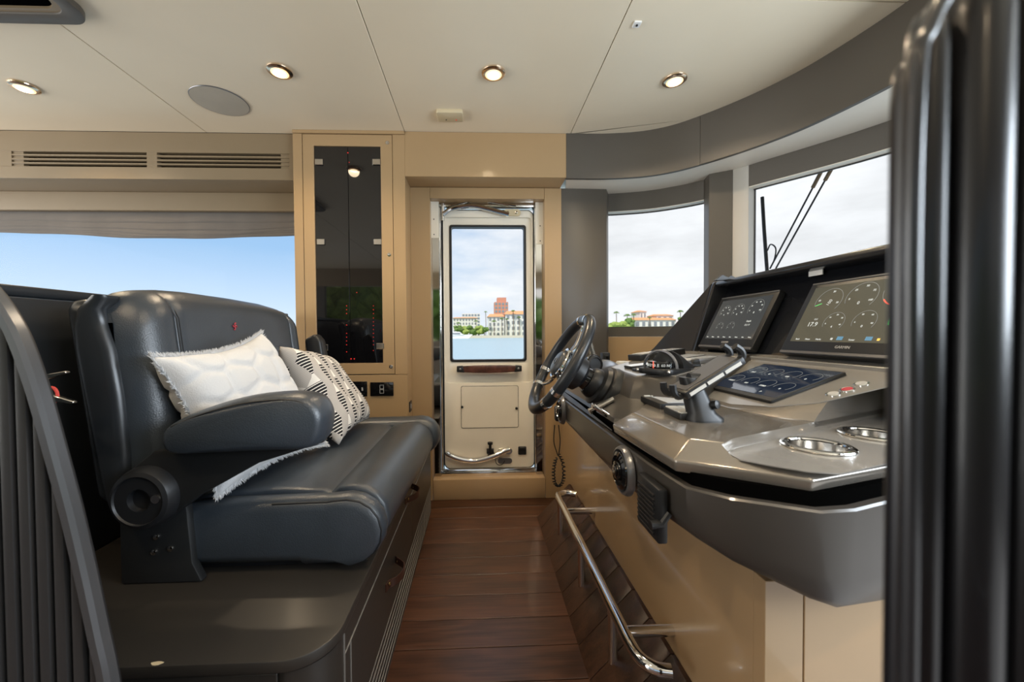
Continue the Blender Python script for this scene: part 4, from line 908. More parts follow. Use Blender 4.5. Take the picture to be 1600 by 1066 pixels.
for px, py in ((1128,434),(1141,435)):
    q = at(px, py, Z=1.20); q.x = min(q.x, 1.2)
    B().prism([(q.x-0.03,1.188),(q.x,1.212),(q.x+0.05,1.19)], 'y', q.y-0.004, q.y+0.012).build('hood_fin', 'black', con, 0.001, 1)
q = at(1265,432,X=1.012); lab = part('warning_label', 'white_plastic', con, (1.030,q.y-0.024,1.150), (1.033,q.y+0.024,1.166))
# round air vents on the body face, ribbed outlet panel and lever
for px, py in ((975,735),(878,641)):
    q = at(px, py, X=0.318); M_ = (q.x, q.y, q.z)
    v_ = B().lathe([(0.054,0.0),(0.054,-0.004),(0.050,-0.012),(0.046,-0.014),(0.044,-0.008),(0.044,0.0)], (0.322,q.y,q.z), (1,0,0), 36).build('air_vent_ring', 'satin_grey', con)
    B().lathe([(0.044,-0.004),(0.040,-0.016),(0.032,-0.020),(0.030,-0.012),(0.022,-0.014),(0.020,-0.022),(0.013,-0.023),(0.012,-0.014),(0.001,-0.014)], (0.322,q.y,q.z), (1,0,0), 36).build('vent_core', 'black_gloss', v_)
    B().lathe([(0.009,-0.014),(0.012,-0.026),(0.008,-0.027),(0.0065,-0.015)], (0.322,q.y,q.z), (1,0,0), 20).build('vent_hub', 'steel', v_)
a = at(1003,728,X=0.318); b_ = at(1040,800,X=0.322)
og = part('outlet_panel', 'black_plastic', con, (0.308,b_.y-0.002,0.612), (0.326,a.y,0.708), 0.004, 2)
for j in range(9): part('rib', 'black', og, (0.305,b_.y+0.012,0.622+j*0.0085), (0.309,a.y-0.008,0.626+j*0.0085), 0.0006, 1)
q = at(1034,818,X=0.315)
B().tube([(0.328,q.y,q.z+0.018),(0.315,q.y,q.z),(0.295,q.y,q.z-0.002)], [0.006,0.007,0.008], 10).build('outlet_lever', 'black_plastic', con)
# start buttons on the deck
for px, py, m_ in ((1302,616,'steel'),(1324,609,'mark_red'),(1346,600,'steel')):
    d = ray(px, py); tt = (DK0+0.003-ZC)/(d.z-DK1*d.x); q = Vector((0,0,ZC))+tt*d; nn = Vector((-DK1,0,1)).normalized()
    r_ = B().lathe([(0.0135,-0.002),(0.0135,0.0012),(0.0115,0.0022),(0.0105,0.0012)], q, nn, 24).build('push_button_ring', 'chrome', con)
    B().lathe([(0.0098,0.0),(0.0096,0.0024),(0.001,0.0028)], q, nn, 20).build('push_button', 'red_thread' if m_ == 'mark_red' else 'print_grey', r_)

# ================================================================== DISPLAYS
VS = Vector((HT[0]-HB[0], 0, HT[1]-HB[1])).normalized()     # up the panel
def gauge(Mx, cx, cy, r, a0, a1, pa, marks=('0','20','40','60','80'), needle=None, col='mark_grey', th=0.0012, val=None):
    n_ = 40; b_ = B(); ri = []
    for k_ in range(n_+1):
        a = math.radians(a0 + (a1-a0)*k_/n_); c_, s_ = math.cos(a), math.sin(a)
        ri.append([(cx+(r-th)*c_, cy+(r-th)*s_, 0.0006), (cx+r*c_, cy+r*s_, 0.0006), (cx+r*c_, cy+r*s_, 0.0010), (cx+(r-th)*c_, cy+(r-th)*s_, 0.0010)])
    g = b_.loft(ri, M=Mx).build('gauge_ring', col, pa, smooth=0)
    for k_, t_ in enumerate(marks):
        a = math.radians(a0 + (a1-a0)*(k_+0.3)/(len(marks)-0.4)); text(t_, r*0.19, Mx @ Matrix.Translation((cx+r*0.74*math.cos(a), cy+r*0.74*math.sin(a), 0.0007)), 'mark_white', g)
    if needle is not None:
        a = math.radians(needle); d = Vector((math.cos(a), math.sin(a), 0)); e_ = Vector((-d.y, d.x, 0))*0.0007; c0 = Vector((cx,cy,0.0009)); p0, p1 = c0+d*r*0.45, c0+d*r*0.95
        B().add([p0-e_,p1-e_,p1+e_,p0+e_], [(0,1,2,3)], Mx).build('needle', 'mark_green' if col == 'mark_grey' else 'mark_white', g, smooth=0)
    if val: text(val, r*0.30, Mx @ Matrix.Translation((cx, cy-r*0.45, 0.0007)), 'mark_white', g)
    return g
def display(name, label, y0, y1, h, zb, scr, bez=(0.020,0.040,0.018)):
    o0 = Vector((HB[0],0,HB[1])); b0 = o0 + VS*((zb-HB[1])/VS.z); nrm = Vector((-VS.z,0,VS.x))
    org = Vector((b0.x, (y0+y1)/2, b0.z)) + nrm*0.024
    Mx = frame(org, (0,-1,0), VS); w = abs(y1-y0)
    t = thing(name, label, 'display', (org.x,org.y,org.z))
    B().prism(rrect(w,h,0.008,4,0,h/2), 'z', -0.0225, 0.0, Mx).build('casing', 'black_plastic', t, 0.002, 2)
    s_ = B().box((-w/2+bez[0],bez[1],-0.001), (w/2-bez[0],h-bez[2],0.0004), Mx).build('screen', scr, t, smooth=0)
    B().box((-w/2+0.003,0.002,-0.002), (w/2-0.003,0.010,0.003), Mx).build('lower_bezel_strip', 'satin_grey', t, 0.001, 1)
    B().box((-w/2+0.003,h-0.007,-0.002), (w/2-0.003,h-0.002,0.002), Mx).build('upper_bezel_strip', 'satin_grey', t, 0.001, 1)
    text('GARMIN', 0.0105, Mx @ Matrix.Translation((0.0 if w < 0.33 else -0.02,0.026,0.0003)), 'print_grey', t, 'maker_lettering')
    return t, s_, Mx, w
t, s_, Mx, w = display('chart_display', 'left chart display at the helm reflecting the window, gauges faint', 1.545, 1.238, 0.225, 0.908, 'screen_blue')
for k_, (cx, cy, r) in enumerate(((-0.085,0.155,0.028),(-0.01,0.155,0.030),(0.078,0.160,0.036))): gauge(Mx, cx, cy, r, 210, -30, s_, ('0','20','40','60','80','100'), None, 'mark_grey', 0.0009, '0')
for cx, cy, r in ((-0.075,0.090,0.020),(-0.01,0.090,0.020)): gauge(Mx, cx, cy, r, 210, -30, s_, ('0','2','4','6'), None, 'mark_grey', 0.0008)
text('13.1 V', 0.010, Mx @ Matrix.Translation((0.075,0.095,0.0006)), 'mark_white', s_); text('Depth', 0.009, Mx @ Matrix.Translation((0.075,0.110,0.0006)), 'mark_white', s_)
for k_ in range(8): text('Menu' if k_ % 2 else 'Nav', 0.0065, Mx @ Matrix.Translation((-0.12+k_*0.034,0.047,0.0006)), 'mark_white', s_)
t, s_, Mx, w = display('engine_display', 'right engine display at the helm with green and red dial', 1.118, 0.70, 0.232, 0.905, 'screen_olive')
gauge(Mx, -0.125, 0.165, 0.040, 200, -40, s_, ('10','20','30'), 200, 'mark_grey', 0.0013)
gauge(Mx, -0.035, 0.170, 0.041, 205, -40, s_, ('0','25','50','75','100'), None, 'mark_grey', 0.0013, '0')
g = gauge(Mx, 0.060, 0.180, 0.044, 215, 250, s_, (), None, 'mark_red', 0.003)
gauge(Mx, 0.060, 0.180, 0.044, 180, 215, s_, (), None, 'mark_grey', 0.0012); gauge(Mx, 0.060, 0.180, 0.044, 250, 262, s_, (), None, 'mark_red', 0.003)
gauge(Mx, 0.060, 0.180, 0.044, 264, 345, s_, (), None, 'mark_green', 0.0024)
B().add([(0.0545,0.140,0.0009),(0.0555,0.140,0.0009),(0.0625,0.172,0.0009),(0.0615,0.172,0.0009)], [(0,1,2,3)], Mx).build('needle', 'mark_white', s_, smooth=0)
text("0'", 0.013, Mx @ Matrix.Translation((0.063,0.188,0.0007)), 'mark_white', s_)
text('100', 0.013, Mx @ Matrix.Translation((-0.120,0.160,0.0007)) @ Matrix.Rotation(1.2, 4, 'Z'), 'mark_white', s_)
text('17.9', 0.019, Mx @ Matrix.Translation((-0.140,0.093,0.0007)), 'mark_white', s_); text('13.1', 0.007, Mx @ Matrix.Translation((-0.136,0.109,0.0007)), 'mark_white', s_)
gauge(Mx, -0.078, 0.098, 0.030, 205, -35, s_, ('0','10','20','30','40'), None, 'mark_grey', 0.001, '4')
gauge(Mx, 0.003, 0.098, 0.030, 205, -35, s_, ('0','20','60','80'), None, 'mark_grey', 0.001, '0')
gauge(Mx, 0.088, 0.098, 0.031, 205, -35, s_, ('150','180','200','220'), None, 'mark_grey', 0.001, 'P'); gauge(Mx, 0.088, 0.098, 0.028, 205, 130, s_, (), None, 'mark_green', 0.002)
for k_, (x_, m_) in enumerate(((-0.165,'Back'),(-0.132,'Menu'),(-0.098,'Marks'),(-0.005,'Sonar'),(0.092,'Info'),(0.138,'Weather'),(0.18,'Mode'))): text(m_, 0.0068, Mx @ Matrix.Translation((x_,0.047,0.0007)), 'mark_white', s_)
for x_, m_ in ((-0.06,'mark_white'),(-0.038,'mark_blue'),(0.035,'mark_blue'),(0.058,'mark_orange')): B().box((x_-0.008 if m_ == 'mark_blue' else x_-0.003,0.046,0.0005), (x_+0.008 if m_ == 'mark_blue' else x_+0.003,0.056 if m_ == 'mark_blue' else 0.052,0.0009), Mx).build('icon', m_, s_, smooth=0)

# flat glass panel set into the deck
tb_a, tb_b = (0.668,0.835), (0.838,1.118)
dn_ = Vector((1,0,DK1)).normalized()
Mt = frame((0.760, (0.858+1.104)/2, dz_(0.760)+0.004), (0,-1,0), dn_)
wt_, ht_ = 0.245, 0.184
t = thing('deck_display', 'flat black glass engine panel lying on the sloped dash deck', 'display', Mt.translation)
B().prism(rrect(wt_+0.01,ht_+0.01,0.006,4), 'z', -0.002, 0.006, Mt).build('casing', 'black_plastic', t, 0.0015, 1)
s_ = B().box((-wt_/2,-ht_/2+0.012,0.003), (wt_/2,ht_/2,0.0068), Mt).build('screen', 'screen_tablet', t, 0.0006, 1)
Mg = Mt @ Matrix.Translation((0,0,0.0062))
for k_ in range(4):
    gauge(Mg, -0.088+k_*0.058, 0.045, 0.024, 205, -35, s_, (), None, 'mark_grey', 0.0007)
    gauge(Mg, -0.092+k_*0.058, -0.022, 0.024, 205, -35, s_, (), None, 'mark_grey', 0.0007)
for x_, yy, t_ in ((-0.09,0.032,'13.2'),(-0.03,0.032,'0'),(0.03,0.032,'4.0'),(0.085,0.032,'0'),(-0.09,-0.036,'PORT'),(-0.03,-0.036,'0.0'),(0.03,-0.036,'STBD'),(0.085,-0.036,'0'),(0.06,-0.066,'P')): text(t_, 0.009, Mg @ Matrix.Translation((x_,yy,0.0008)), 'mark_white', s_)

# ================================================================== STEERING WHEEL
WC = Vector((0.257,1.20,0.884)); WU = Vector((0.511,0,0.859)).normalized(); WN = Vector((-0.859,0,0.511)).normalized()
# wheel plane axes: u = away from the camera side reversed, v = up the wheel, n = towards the driver
Mw = frame(WC, (0,-1,0), WU)
sw = thing('steering_wheel', 'black leather steering wheel with chrome spokes on a tilting column', 'steering wheel', WC + WU*-0.18)
R0, rt = 0.161, 0.0185
rim = B().tube([(R0*math.cos(2*PI*k_/72), R0*math.sin(2*PI*k_/72), 0) for k_ in range(72)], rt, 16, closed=True, M=Mw, flat=0.9).build('rim', 'leather_shell', sw)
def band(a): 
    ps = [(R0*math.cos(math.radians(a+d)), R0*math.sin(math.radians(a+d)), 0) for d in (-2.2,-0.8,0.8,2.2)]
    B().tube(ps, rt+0.0012, 16, M=Mw, flat=0.92).build('chrome_band', 'chrome', rim)
for a in (78,102,194,217,311,331):
    band(a if True else 0)
for a in (90,206,321):
    for d in (-10,10):
        ps = []
        for k_ in range(9):
            f_ = k_/8; rr = 0.030 + (R0-0.014-0.030)*f_; aa = math.radians(a + d*(0.55+0.9*math.sin(PI*f_*0.85)))
            ps.append((rr*math.cos(aa), rr*math.sin(aa), -0.006-0.012*math.sin(PI*f_)))
        B().tube(ps, [0.011-0.003*f_/8 for f_ in range(9)], 10, M=Mw, flat=0.6).build('spoke', 'chrome', sw)
B().tube([(R0*math.cos(math.radians(a))*0.0+0.05*math.cos(math.radians(a)), 0.05*math.sin(math.radians(a)), 0.000) for a in range(0,360,12)], 0.006, 8, closed=True, M=Mw).build('hub_ring', 'chrome', sw)
hb = B().loft([[(x,y_,z) for x, y_ in rrect(0.094*k_,0.082*k_,0.036*k_,6)] for z, k_ in ((-0.03,0.8),(-0.012,1.0),(0.004,1.0),(0.012,0.92),(0.017,0.7),(0.018,0.1))], M=Mw).build('hub_pad', 'leather', sw, smooth=60)
B().tube([(0.014*math.cos(a),0.010*math.sin(a),0.0185) for a in [2*PI*k_/20 for k_ in range(20)]], 0.0012, 6, closed=True, M=Mw).build('hub_emblem', 'satin_grey', hb)
B().lathe([(0.046,-0.015),(0.054,-0.030),(0.056,-0.050),(0.053,-0.072),(0.040,-0.082),(0.036,-0.085)], (0,0,0), (0,0,1), 32, M=Mw).build('hub_collar', 'black_plastic', sw)
B().lathe([(0.034,-0.080),(0.036,-0.098),(0.038,-0.100),(0.038,-0.108)], (0,0,0), (0,0,1), 28, M=Mw).build('column_neck', 'black_gloss', sw)
B().lathe([(0.040,-0.100),(0.046,-0.108),(0.050,-0.122),(0.049,-0.130),(0.062,-0.136),(0.068,-0.148),(0.067,-0.154),(0.074,-0.158),(0.080,-0.172),(0.082,-0.205),(0.076,-0.235)], (0,0,0), (0,0,1), 36, M=Mw).build('column_boot', 'black_plastic', sw)
q = at(944,646,Y=1.03)
B().loft([[(q.x-0.034+0.024*k_, q.y-0.014-0.002*k_, q.z+0.022-0.016*k_-0.006), (q.x-0.034+0.024*k_, q.y+0.016, q.z+0.022-0.016*k_-0.006), (q.x-0.030+0.024*k_, q.y+0.016, q.z+0.022-0.016*k_+0.007), (q.x-0.030+0.024*k_, q.y-0.014-0.002*k_, q.z+0.022-0.016*k_+0.007)] for k_ in range(4)]).build('tilt_lever', 'steel', sw, 0.004, 2)
q = at(926,640,Y=1.08)
B().tube([(q.x-0.01,q.y,q.z-0.006),(q.x+0.06,q.y,q.z+0.03)], [0.009,0.007], 10).build('column_stalk', 'steel', sw)
# throttle behind the wheel
q = at(925,568,Y=1.46)
t = thing('throttle_control', 'silver throttle lever with black round knob behind the steering wheel', 'throttle', (q.x+0.03,1.46,0.76))
B().prism([(q.x-0.02,0.752),(q.x+0.12,0.80)] + [(q.x+0.045+0.070*math.cos(a), 0.815+0.062*math.sin(a)) for a in [PI*k_/12 for k_ in range(13)]] + [(q.x-0.03,0.79)], 'y', 1.44, 1.475).build('housing', 'satin_grey', t, 0.006, 2)
B().tube([(q.x+0.03,1.455,0.84),(q.x+0.0,1.455,0.90),(q.x-0.012,1.455,0.95)], [0.014,0.012,0.010], 10).build('lever_arm', 'steel', t)
kb = B().lathe([(0.030,0),(0.032,0.008),(0.030,0.016),(0.024,0.018),(0.022,0.014),(0.001,0.014)], (q.x-0.005,1.425,q.z), (0.25,-1,0.1), 28).build('knob', 'black_plastic', t)
B().lathe([(0.036,-0.006),(0.036,0.006),(0.031,0.008)], (q.x-0.005,1.425,q.z), (0.25,-1,0.1), 28).build('knob_bezel', 'black_gloss', t)

# ================================================================== THINGS ON THE CONSOLE
# compass
cq_ = Vector((0.520,1.065,0)); cq_.z = pz_(0.520)+0.0015
t = thing('compass', 'domed steering compass with white numerals on the switch pod', 'compass', cq_)
Mc = Matrix.Translation(cq_) @ Matrix.Rotation(0.55, 4, 'Z')
B().prism(rrect(0.135,0.105,0.03,6,0.01,0), 'z', 0.0, 0.016, Mc).build('base', 'black_plastic', t, 0.004, 2)
rings = []
for k_ in range(9):
    a = PI/2*k_/8; rings.append([Mc @ Vector((0.020+0.055*math.sin(a)*1.0, 0.050*math.cos(b2), 0.014+0.050*max(0,math.sin(b2))*(1-0.75*math.sin(a)**2))) for b2 in [PI*j_/12 for j_ in range(13)]])
B().loft(rings, caps=True, closed=False).build('hood', 'black_plastic', t, smooth=60)
B().tube([Mc @ Vector((-0.012, 0.050*math.cos(b2), 0.016+0.048*math.sin(b2))) for b2 in [PI*j_/16 for j_ in range(17)]], 0.004, 8).build('dome_ring', 'satin_grey', t)
rings = [[Mc @ Vector((-0.012-0.040*math.sin(a), 0.046*math.cos(a)*math.cos(b2), 0.018+0.043*math.cos(a)*math.sin(b2))) for b2 in [PI*j_/14 for j_ in range(15)]] for a in [PI/2*k_/7 for k_ in range(8)]]
B().loft(rings, caps=False, closed=False).build('dome', 'compass_glass', t, smooth=180)
cdd = B().lathe([(0.034,0.016),(0.036,0.018),(0.036,0.030),(0.032,0.034),(0.010,0.036),(0.001,0.036)], (0,0,0), (0,0,1), 28, M=Mc @ Matrix.Translation((-0.006,0,0))).build('card', 'black_gloss', t)
for k_, tx in enumerate(('W','30','12','90','E','60','N')):
    a = PI - 1.05 + k_*0.35; Mn = Mc @ Matrix.Translation((-0.006+0.0365*math.cos(a), 0.0365*math.sin(a), 0.024)) @ Matrix.Rotation(a+PI/2, 4, 'Z') @ Matrix.Rotation(PI/2, 4, 'X')
    text(tx, 0.011, Mn, 'mark_white', cdd)
B().box((-0.0450,-0.0012,0.017), (-0.0435,0.0012,0.036), Mc).build('lubber_line', 'mark_red', t, smooth=0)
for s2 in (-1, 1): B().lathe([(0.005,0),(0.005,0.003),(0.002,0.004)], Mc @ Vector((-0.046,s2*0.048,0.010)), (Mc.to_3x3() @ Vector((-1,0,0.2))), 10).build('screw', 'steel', t)
def module(name, label, cat, X, Y, w, h, th, rot, zf, m='black_plastic', slope=0.11, face=None, fm='lcd_sky_sheen', keys=None, km='pad_white'):
    z = zf(X) + 0.0022; v = Vector((1,0,slope)).normalized()
    M_ = frame((X,Y,z), (0,-1,0), v) @ Matrix.Rotation(rot, 4, 'Z')
    t = thing(name, label, cat, (X,Y,z))
    B().prism(rrect(w,h,0.006,4), 'z', 0.0, th, M_).build('casing', m, t, 0.002, 2)
    if face: B().box((face[0],face[1],th-0.001), (face[2],face[3],th+0.0008), M_).build('screen', fm, t, smooth=0)
    if keys:
        nx, ny, x0, y0, x1, y1 = keys
        for i in range(nx):
            for j in range(ny):
                ax = x0+(x1-x0)*i/nx; ay = y0+(y1-y0)*j/ny; bx = x0+(x1-x0)*(i+1)/nx; by = y0+(y1-y0)*(j+1)/ny
                B().box((ax+0.001,ay+0.001,th-0.001), (bx-0.001,by-0.001,th+0.0025), M_).build('key', km, t, 0.0008, 1)
    return t, M_
fl = lambda x: 0.7935
module('autopilot_keypad', 'black keypad with touch screen coloured with sky sheen and red key on the console shelf', 'keypad', 0.485, 0.955, 0.115, 0.105, 0.014, 0.0, fl, slope=0.0, face=(-0.040,-0.030,0.050,0.045), keys=(1,5,-0.054,-0.046,-0.045,0.046))
module('switch_keypad', 'small keypad with two rows of grey keys beside the phone holder', 'keypad', 0.452, 0.826, 0.085, 0.058, 0.013, -0.05, fl, slope=0.0, keys=(4,2,-0.039,-0.026,0.039,0.026))
module('bow_thruster_panel', 'slim pale-topped black panel at the front of the switch pod', 'panel', 0.530, 1.245, 0.055, 0.085, 0.008, 0.0, pz_, face=(-0.024,-0.038,0.024,0.038))
module('handset_unit', 'long black handset unit with grey keys at the far edge of the pod', 'handset', 0.690, 1.46, 0.075, 0.21, 0.022, 0.25, pz_, face=(-0.030,-0.02,0.030,0.095), keys=(3,4,-0.030,-0.09,0.030,-0.03), km='print_grey')
module('trim_tab_display', 'flat pale screen module behind the compass', 'display', 0.700, 1.305, 0.085, 0.14, 0.010, 0.15, pz_, face=(-0.038,-0.062,0.038,0.062))
module('anchor_control', 'grey control head with small pale screen and keys right of the compass', 'control', 0.685, 1.185, 0.075, 0.14, 0.014, 0.1, pz_, m='satin_grey', face=(-0.026,0.005,0.026,0.055), keys=(3,2,-0.028,-0.055,0.028,-0.015), km='print_grey')
module('camera_panel', 'small black panel nearest the compass foot', 'panel', 0.505, 1.165, 0.05, 0.05, 0.006, 0.0, pz_)
for k_, (X_, Y_, lb) in enumerate(((0.600,1.085,'nearer black rocker knob between compass and phone holder'),(0.640,1.115,'farther black rocker knob between compass and phone holder'))):
    z = pz_(X_)+0.002; t = thing('rocker_knob', lb, 'knob', (X_,Y_,z), 'rocker knobs on the pod')
    B().prism(rrect(0.032,0.022,0.006,4,X_,Y_), 'z', z, z+0.010).build('base', 'black_plastic', t, 0.002, 1)
    B().prism([(X_-0.014,z+0.009),(X_+0.014,z+0.009),(X_+0.010,z+0.024),(X_-0.006,z+0.020)], 'y', Y_-0.009, Y_+0.009).build('grip', 'black', t, 0.003, 2)
# small parts on the sill behind the pod
q = at(975,541,Y=1.75)
t = thing('usb_socket', 'small black rocker socket on the dash edge by the door post', 'socket', at(946,562,Y=1.62))
a = at(946,562,Y=1.62); part('body', 'black', t, (a.x-0.018,1.60,a.z-0.035), (a.x+0.014,1.64,a.z+0.03), 0.004, 2); part('rocker', 'black_gloss', t, (a.x-0.010,1.594,a.z-0.015), (a.x+0.006,1.602,a.z+0.018), 0.002, 1)
t = thing('sill_fitting', 'small pale round fitting on the dash edge left of the pod', 'fitting', at(975,567,Y=1.58))
a = at(975,567,Y=1.58); B().lathe([(0.034,-0.03),(0.034,0.0),(0.030,0.006),(0.001,0.008)], a, (0,0,1), 20).build('cap', 'pad_white', t); B().lathe([(0.040,-0.10),(0.040,-0.01),(0.036,-0.006)], a, (0,0,1), 20).build('base', 'taupe_deck', t)
# phone holder
pb = at(1098,655,Z=0.797)
t = thing('phone_holder', 'black clamp phone holder tilted on a wedge foot on the console', 'phone holder', (pb.x,pb.y,0.7945))
B().loft([[(pb.x+x,pb.y+y_,0.7945) for x, y_ in rrect(0.075,0.060,0.024,5)], [(pb.x+x,pb.y+y_,0.801) for x, y_ in rrect(0.075,0.060,0.024,5)], [(pb.x-0.004+x,pb.y+y_,0.812) for x, y_ in rrect(0.055,0.046,0.018,5)], [(pb.x-0.022+x,pb.y+0.004+y_,0.868) for x, y_ in rrect(0.040,0.040,0.014,5)], [(pb.x-0.030+x,pb.y+0.006+y_,0.885) for x, y_ in rrect(0.030,0.034,0.012,5)]]).build('foot', 'black_plastic', t, smooth=50)
pa, pc = at(1046,612,Y=0.80), at(1142,552,Y=0.80)
dv = Vector((pc.x-pa.x, 0, pc.z-pa.z)).normalized(); mid_ = (pa+pc)/2
Mp = frame((mid_.x, 0.79, mid_.z), (0,-1,0), dv); Lp = (pc-pa).length
B().prism(rrect(0.076,Lp*0.92,0.006,4), 'z', -0.016, 0.0, Mp).build('cradle_back', 'black_plastic', t, 0.003, 2)
B().box((-0.030,-Lp*0.40,-0.0005), (0.030,Lp*0.40,0.0012), Mp).build('cradle_pad', 'satin_grey', t, smooth=0)
for k_ in range(3): B().box((0.0385,-Lp*0.40+k_*Lp*0.27,-0.012), (0.0395,-Lp*0.40+k_*Lp*0.27+Lp*0.24,-0.005), Mp).build('silver_inlay', 'pad_white', t, smooth=0)
for sx_ in (-0.020, 0.020):
    for e_ in (-1, 1):
        y0_ = e_*Lp*0.46
        B().tube(smoothpath([Mp @ Vector(p_) for p_ in ((sx_, y0_-e_*0.012, -0.010), (sx_, y0_+e_*0.006, -0.007), (sx_, y0_+e_*0.010, 0.006), (sx_, y0_+e_*0.004, 0.020))], 4), 0.0075, 8).build('claw', 'black_plastic', t)
B().tube([Vector((pb.x-0.028,pb.y+0.005,0.880)), Mp @ Vector((0,-Lp*0.05,-0.014))], 0.014, 12).build('ball_joint', 'black_plastic', t)
B().lathe([(0.009,0),(0.009,0.010),(0.004,0.012)], (pb.x+0.012,pb.y-0.016,0.830), (0.4,-0.8,0.2), 12).build('clamp_screw', 'dark_metal', t)

# handset microphone with coiled cord hanging under the wheel
q = at(873,650,Y=1.548)
t = thing('radio_handset', 'black radio handset with coiled cord hanging below the wheel', 'handset', (q.x,1.548,q.z-0.25))
B().prism(rrect(0.034,0.06,0.008,4,q.x,q.z+0.01), 'y', 1.532, 1.560).build('microphone', 'black_plastic', t, 0.004, 2)
c0 = at(869,668,Y=1.548); c1 = at(872,712,Y=1.548)
for dx in (-0.006, 0.010): B().tube(smoothpath([(c0.x+dx,1.548,c0.z+0.01),(c0.x+dx*1.6,1.548,(c0.z+c1.z)/2),(c1.x+dx*0.2,1.548,c1.z)], 5), 0.0022, 6).build('cord', 'black', t)
lp = smoothpath([at(a_,b2,Y=1.548) for a_, b2 in ((873,710),(879,722),(881,740),(879,753),(873,760),(867,755),(865,742),(866,728),(869,716))], 14)
hp_ = []
for k_, p_ in enumerate(lp):
    a = k_*1.25; hp_.append(p_ + Vector((0.006*math.cos(a), 0.006*math.sin(a), 0)))
B().tube(hp_, 0.0026, 6).build('coiled_cord', 'black', t)

# ================================================================== FOREGROUND SEAT PANELS
LY = 0.50
rimp = [Vector((p.x,LY,p.z)) for p in [at(px, py, Y=LY) for px, py in ((-70,405),(-30,425),(0,455),(28,495),(50,540),(76,615),(100,700),(126,797),(150,900),(168,985),(185,1066))]] + [Vector((-0.452,LY,0.42)), Vector((-0.444,LY,0.2)), Vector((-0.440,LY,0.0))]
rimp = smoothpath(rimp, 5)
lp_ = thing('slatted_seat_back', 'dark vertically slatted seat shell with a satin rim, nearest on the left', 'seat shell', (-0.75,LY,0))
B().loft([[(p.x-0.016,p.y-0.010,p.z),(p.x-0.007,p.y-0.010,p.z),(p.x-0.003,p.y-0.006,p.z+0.001),(p.x-0.003,p.y+0.005,p.z+0.001),(p.x-0.016,p.y+0.005,p.z)] for p in rimp]).build('rim', 'rim_metal', lp_, smooth=40)
def rim_z(x):
    for a, b_ in zip(rimp, rimp[1:]):
        if (a.x <= x <= b_.x): return a.z + (b_.z-a.z)*(x-a.x)/max(b_.x-a.x,1e-6)
    return rimp[0].z if x < rimp[0].x else 0.0
xsb = [rimp[0].x] + [p.x for p in rimp]
B().prism([(p.x-0.010,p.z) for p in rimp] + [(rimp[0].x-0.25,0.0),(rimp[0].x-0.25,rimp[0].z)], 'y', LY+0.008, LY+0.014).build('back_board', 'black', lp_)
x = -0.462
while x > -0.86:
    x1 = x; x0 = x-0.0135
    zt1, zt0 = rim_z(x1+0.008), rim_z(x0+0.008)
    if x0 < rimp[0].x: zt0 = zt1 = rimp[0].z
    if zt1 > 0.02: B().prism([(x0,0.0),(x1,0.0),(x1,max(zt1,0.02)),(x0,max(zt0,0.02))], 'y', LY-0.004, LY+0.008).build('slat', 'slat_metal', lp_, 0.003, 2)
    x -= 0.0200
RY = 0.115; K = RY/0.17
rp_ = thing('fluted_seat_back', 'glossy black fluted seat back, out of focus, nearest on the right', 'seat shell', (0.2,RY,0))
rx = at(1425,600,Y=RY).x; ztop = at(1420,0,Y=RY).z
rr_ = smoothpath([(rx,RY,0.5),(rx,RY,0.7),(rx,RY,0.9),(rx-0.001,RY,1.0),(rx,RY,at(1385,110,Y=RY).z),(rx+0.003,RY,at(1395,50,Y=RY).z),(rx+0.010,RY,ztop+0.003),(rx+0.028,RY,ztop+0.019),(rx+0.06,RY,ztop+0.027),(rx+0.17,RY,ztop+0.034)], 5)
B().tube(rr_, 0.0024, 12).build('rim', 'dash_black', rp_)
for x0, x1, r, zt in ((0.003,0.012,0.005,-0.02),(0.012,0.026,0.008,0.006),(0.029,0.055,0.014,0.02),(0.058,0.088,0.016,0.03),(0.091,0.121,0.016,0.033)):
    cx = rx+K*(x0+x1)/2; hw_ = K*(x1-x0)/2; r *= K; zt = ztop+zt*K; rings = []
    for z, k_ in ((0.5,1.0),(0.8,1.0),(zt-0.014,1.0),(zt-0.006,0.9),(zt-0.0015,0.6),(zt,0.2)):
        rings.append([(cx+hw_*k_*math.cos(a), RY+0.008+r*k_*math.sin(a), z) for a in [2*PI*j_/16 for j_ in range(16)]])
    B().loft(rings).build('flute', 'flute_gloss', rp_, smooth=60)
part('back_board', 'black', rp_, (rx+0.015,RY+0.009,0.5), (rx+0.17,RY+0.013,ztop), 0.002, 2)
part('foot', 'black', rp_, (rx+0.024,RY+0.0,0.0), (rx+0.16,RY+0.013,0.5))

# ================================================================== OUTSIDE
wp = thing('windscreen_wiper', 'black windscreen wiper with two thin arms outside the front window', 'wiper', at(1200,425,X=1.78))
def wpt(px, py, X=1.78): return at(px, py, X=X)
B().tube([wpt(1191,308), wpt(1194,360), wpt(1199,430)], 0.010, 8).build('blade', 'black', wp)
for (a, b_, m_) in (((1278,278),(1203,420),0),((1298,266),(1212,420),1)):
    B().tube([wpt(*a), wpt(*b_)], 0.0045, 8).build('arm', 'black', wp)
    d = (wpt(*b_)-wpt(*a)).normalized(); B().tube([wpt(*a)-d*0.12, wpt(*a)+d*0.05], 0.009, 8).build('arm_clip', 'bark', wp)
B().tube(smoothpath([wpt(1203,420),wpt(1210,405),wpt(1212,388),wpt(1204,382),wpt(1199,392)], 5), 0.004, 6).build('hose', 'black', wp)
B().lathe([(0.03,-0.25),(0.03,0.0),(0.02,0.01)], wpt(1200,428), (0,0,1), 12).build('spindle', 'black', wp)

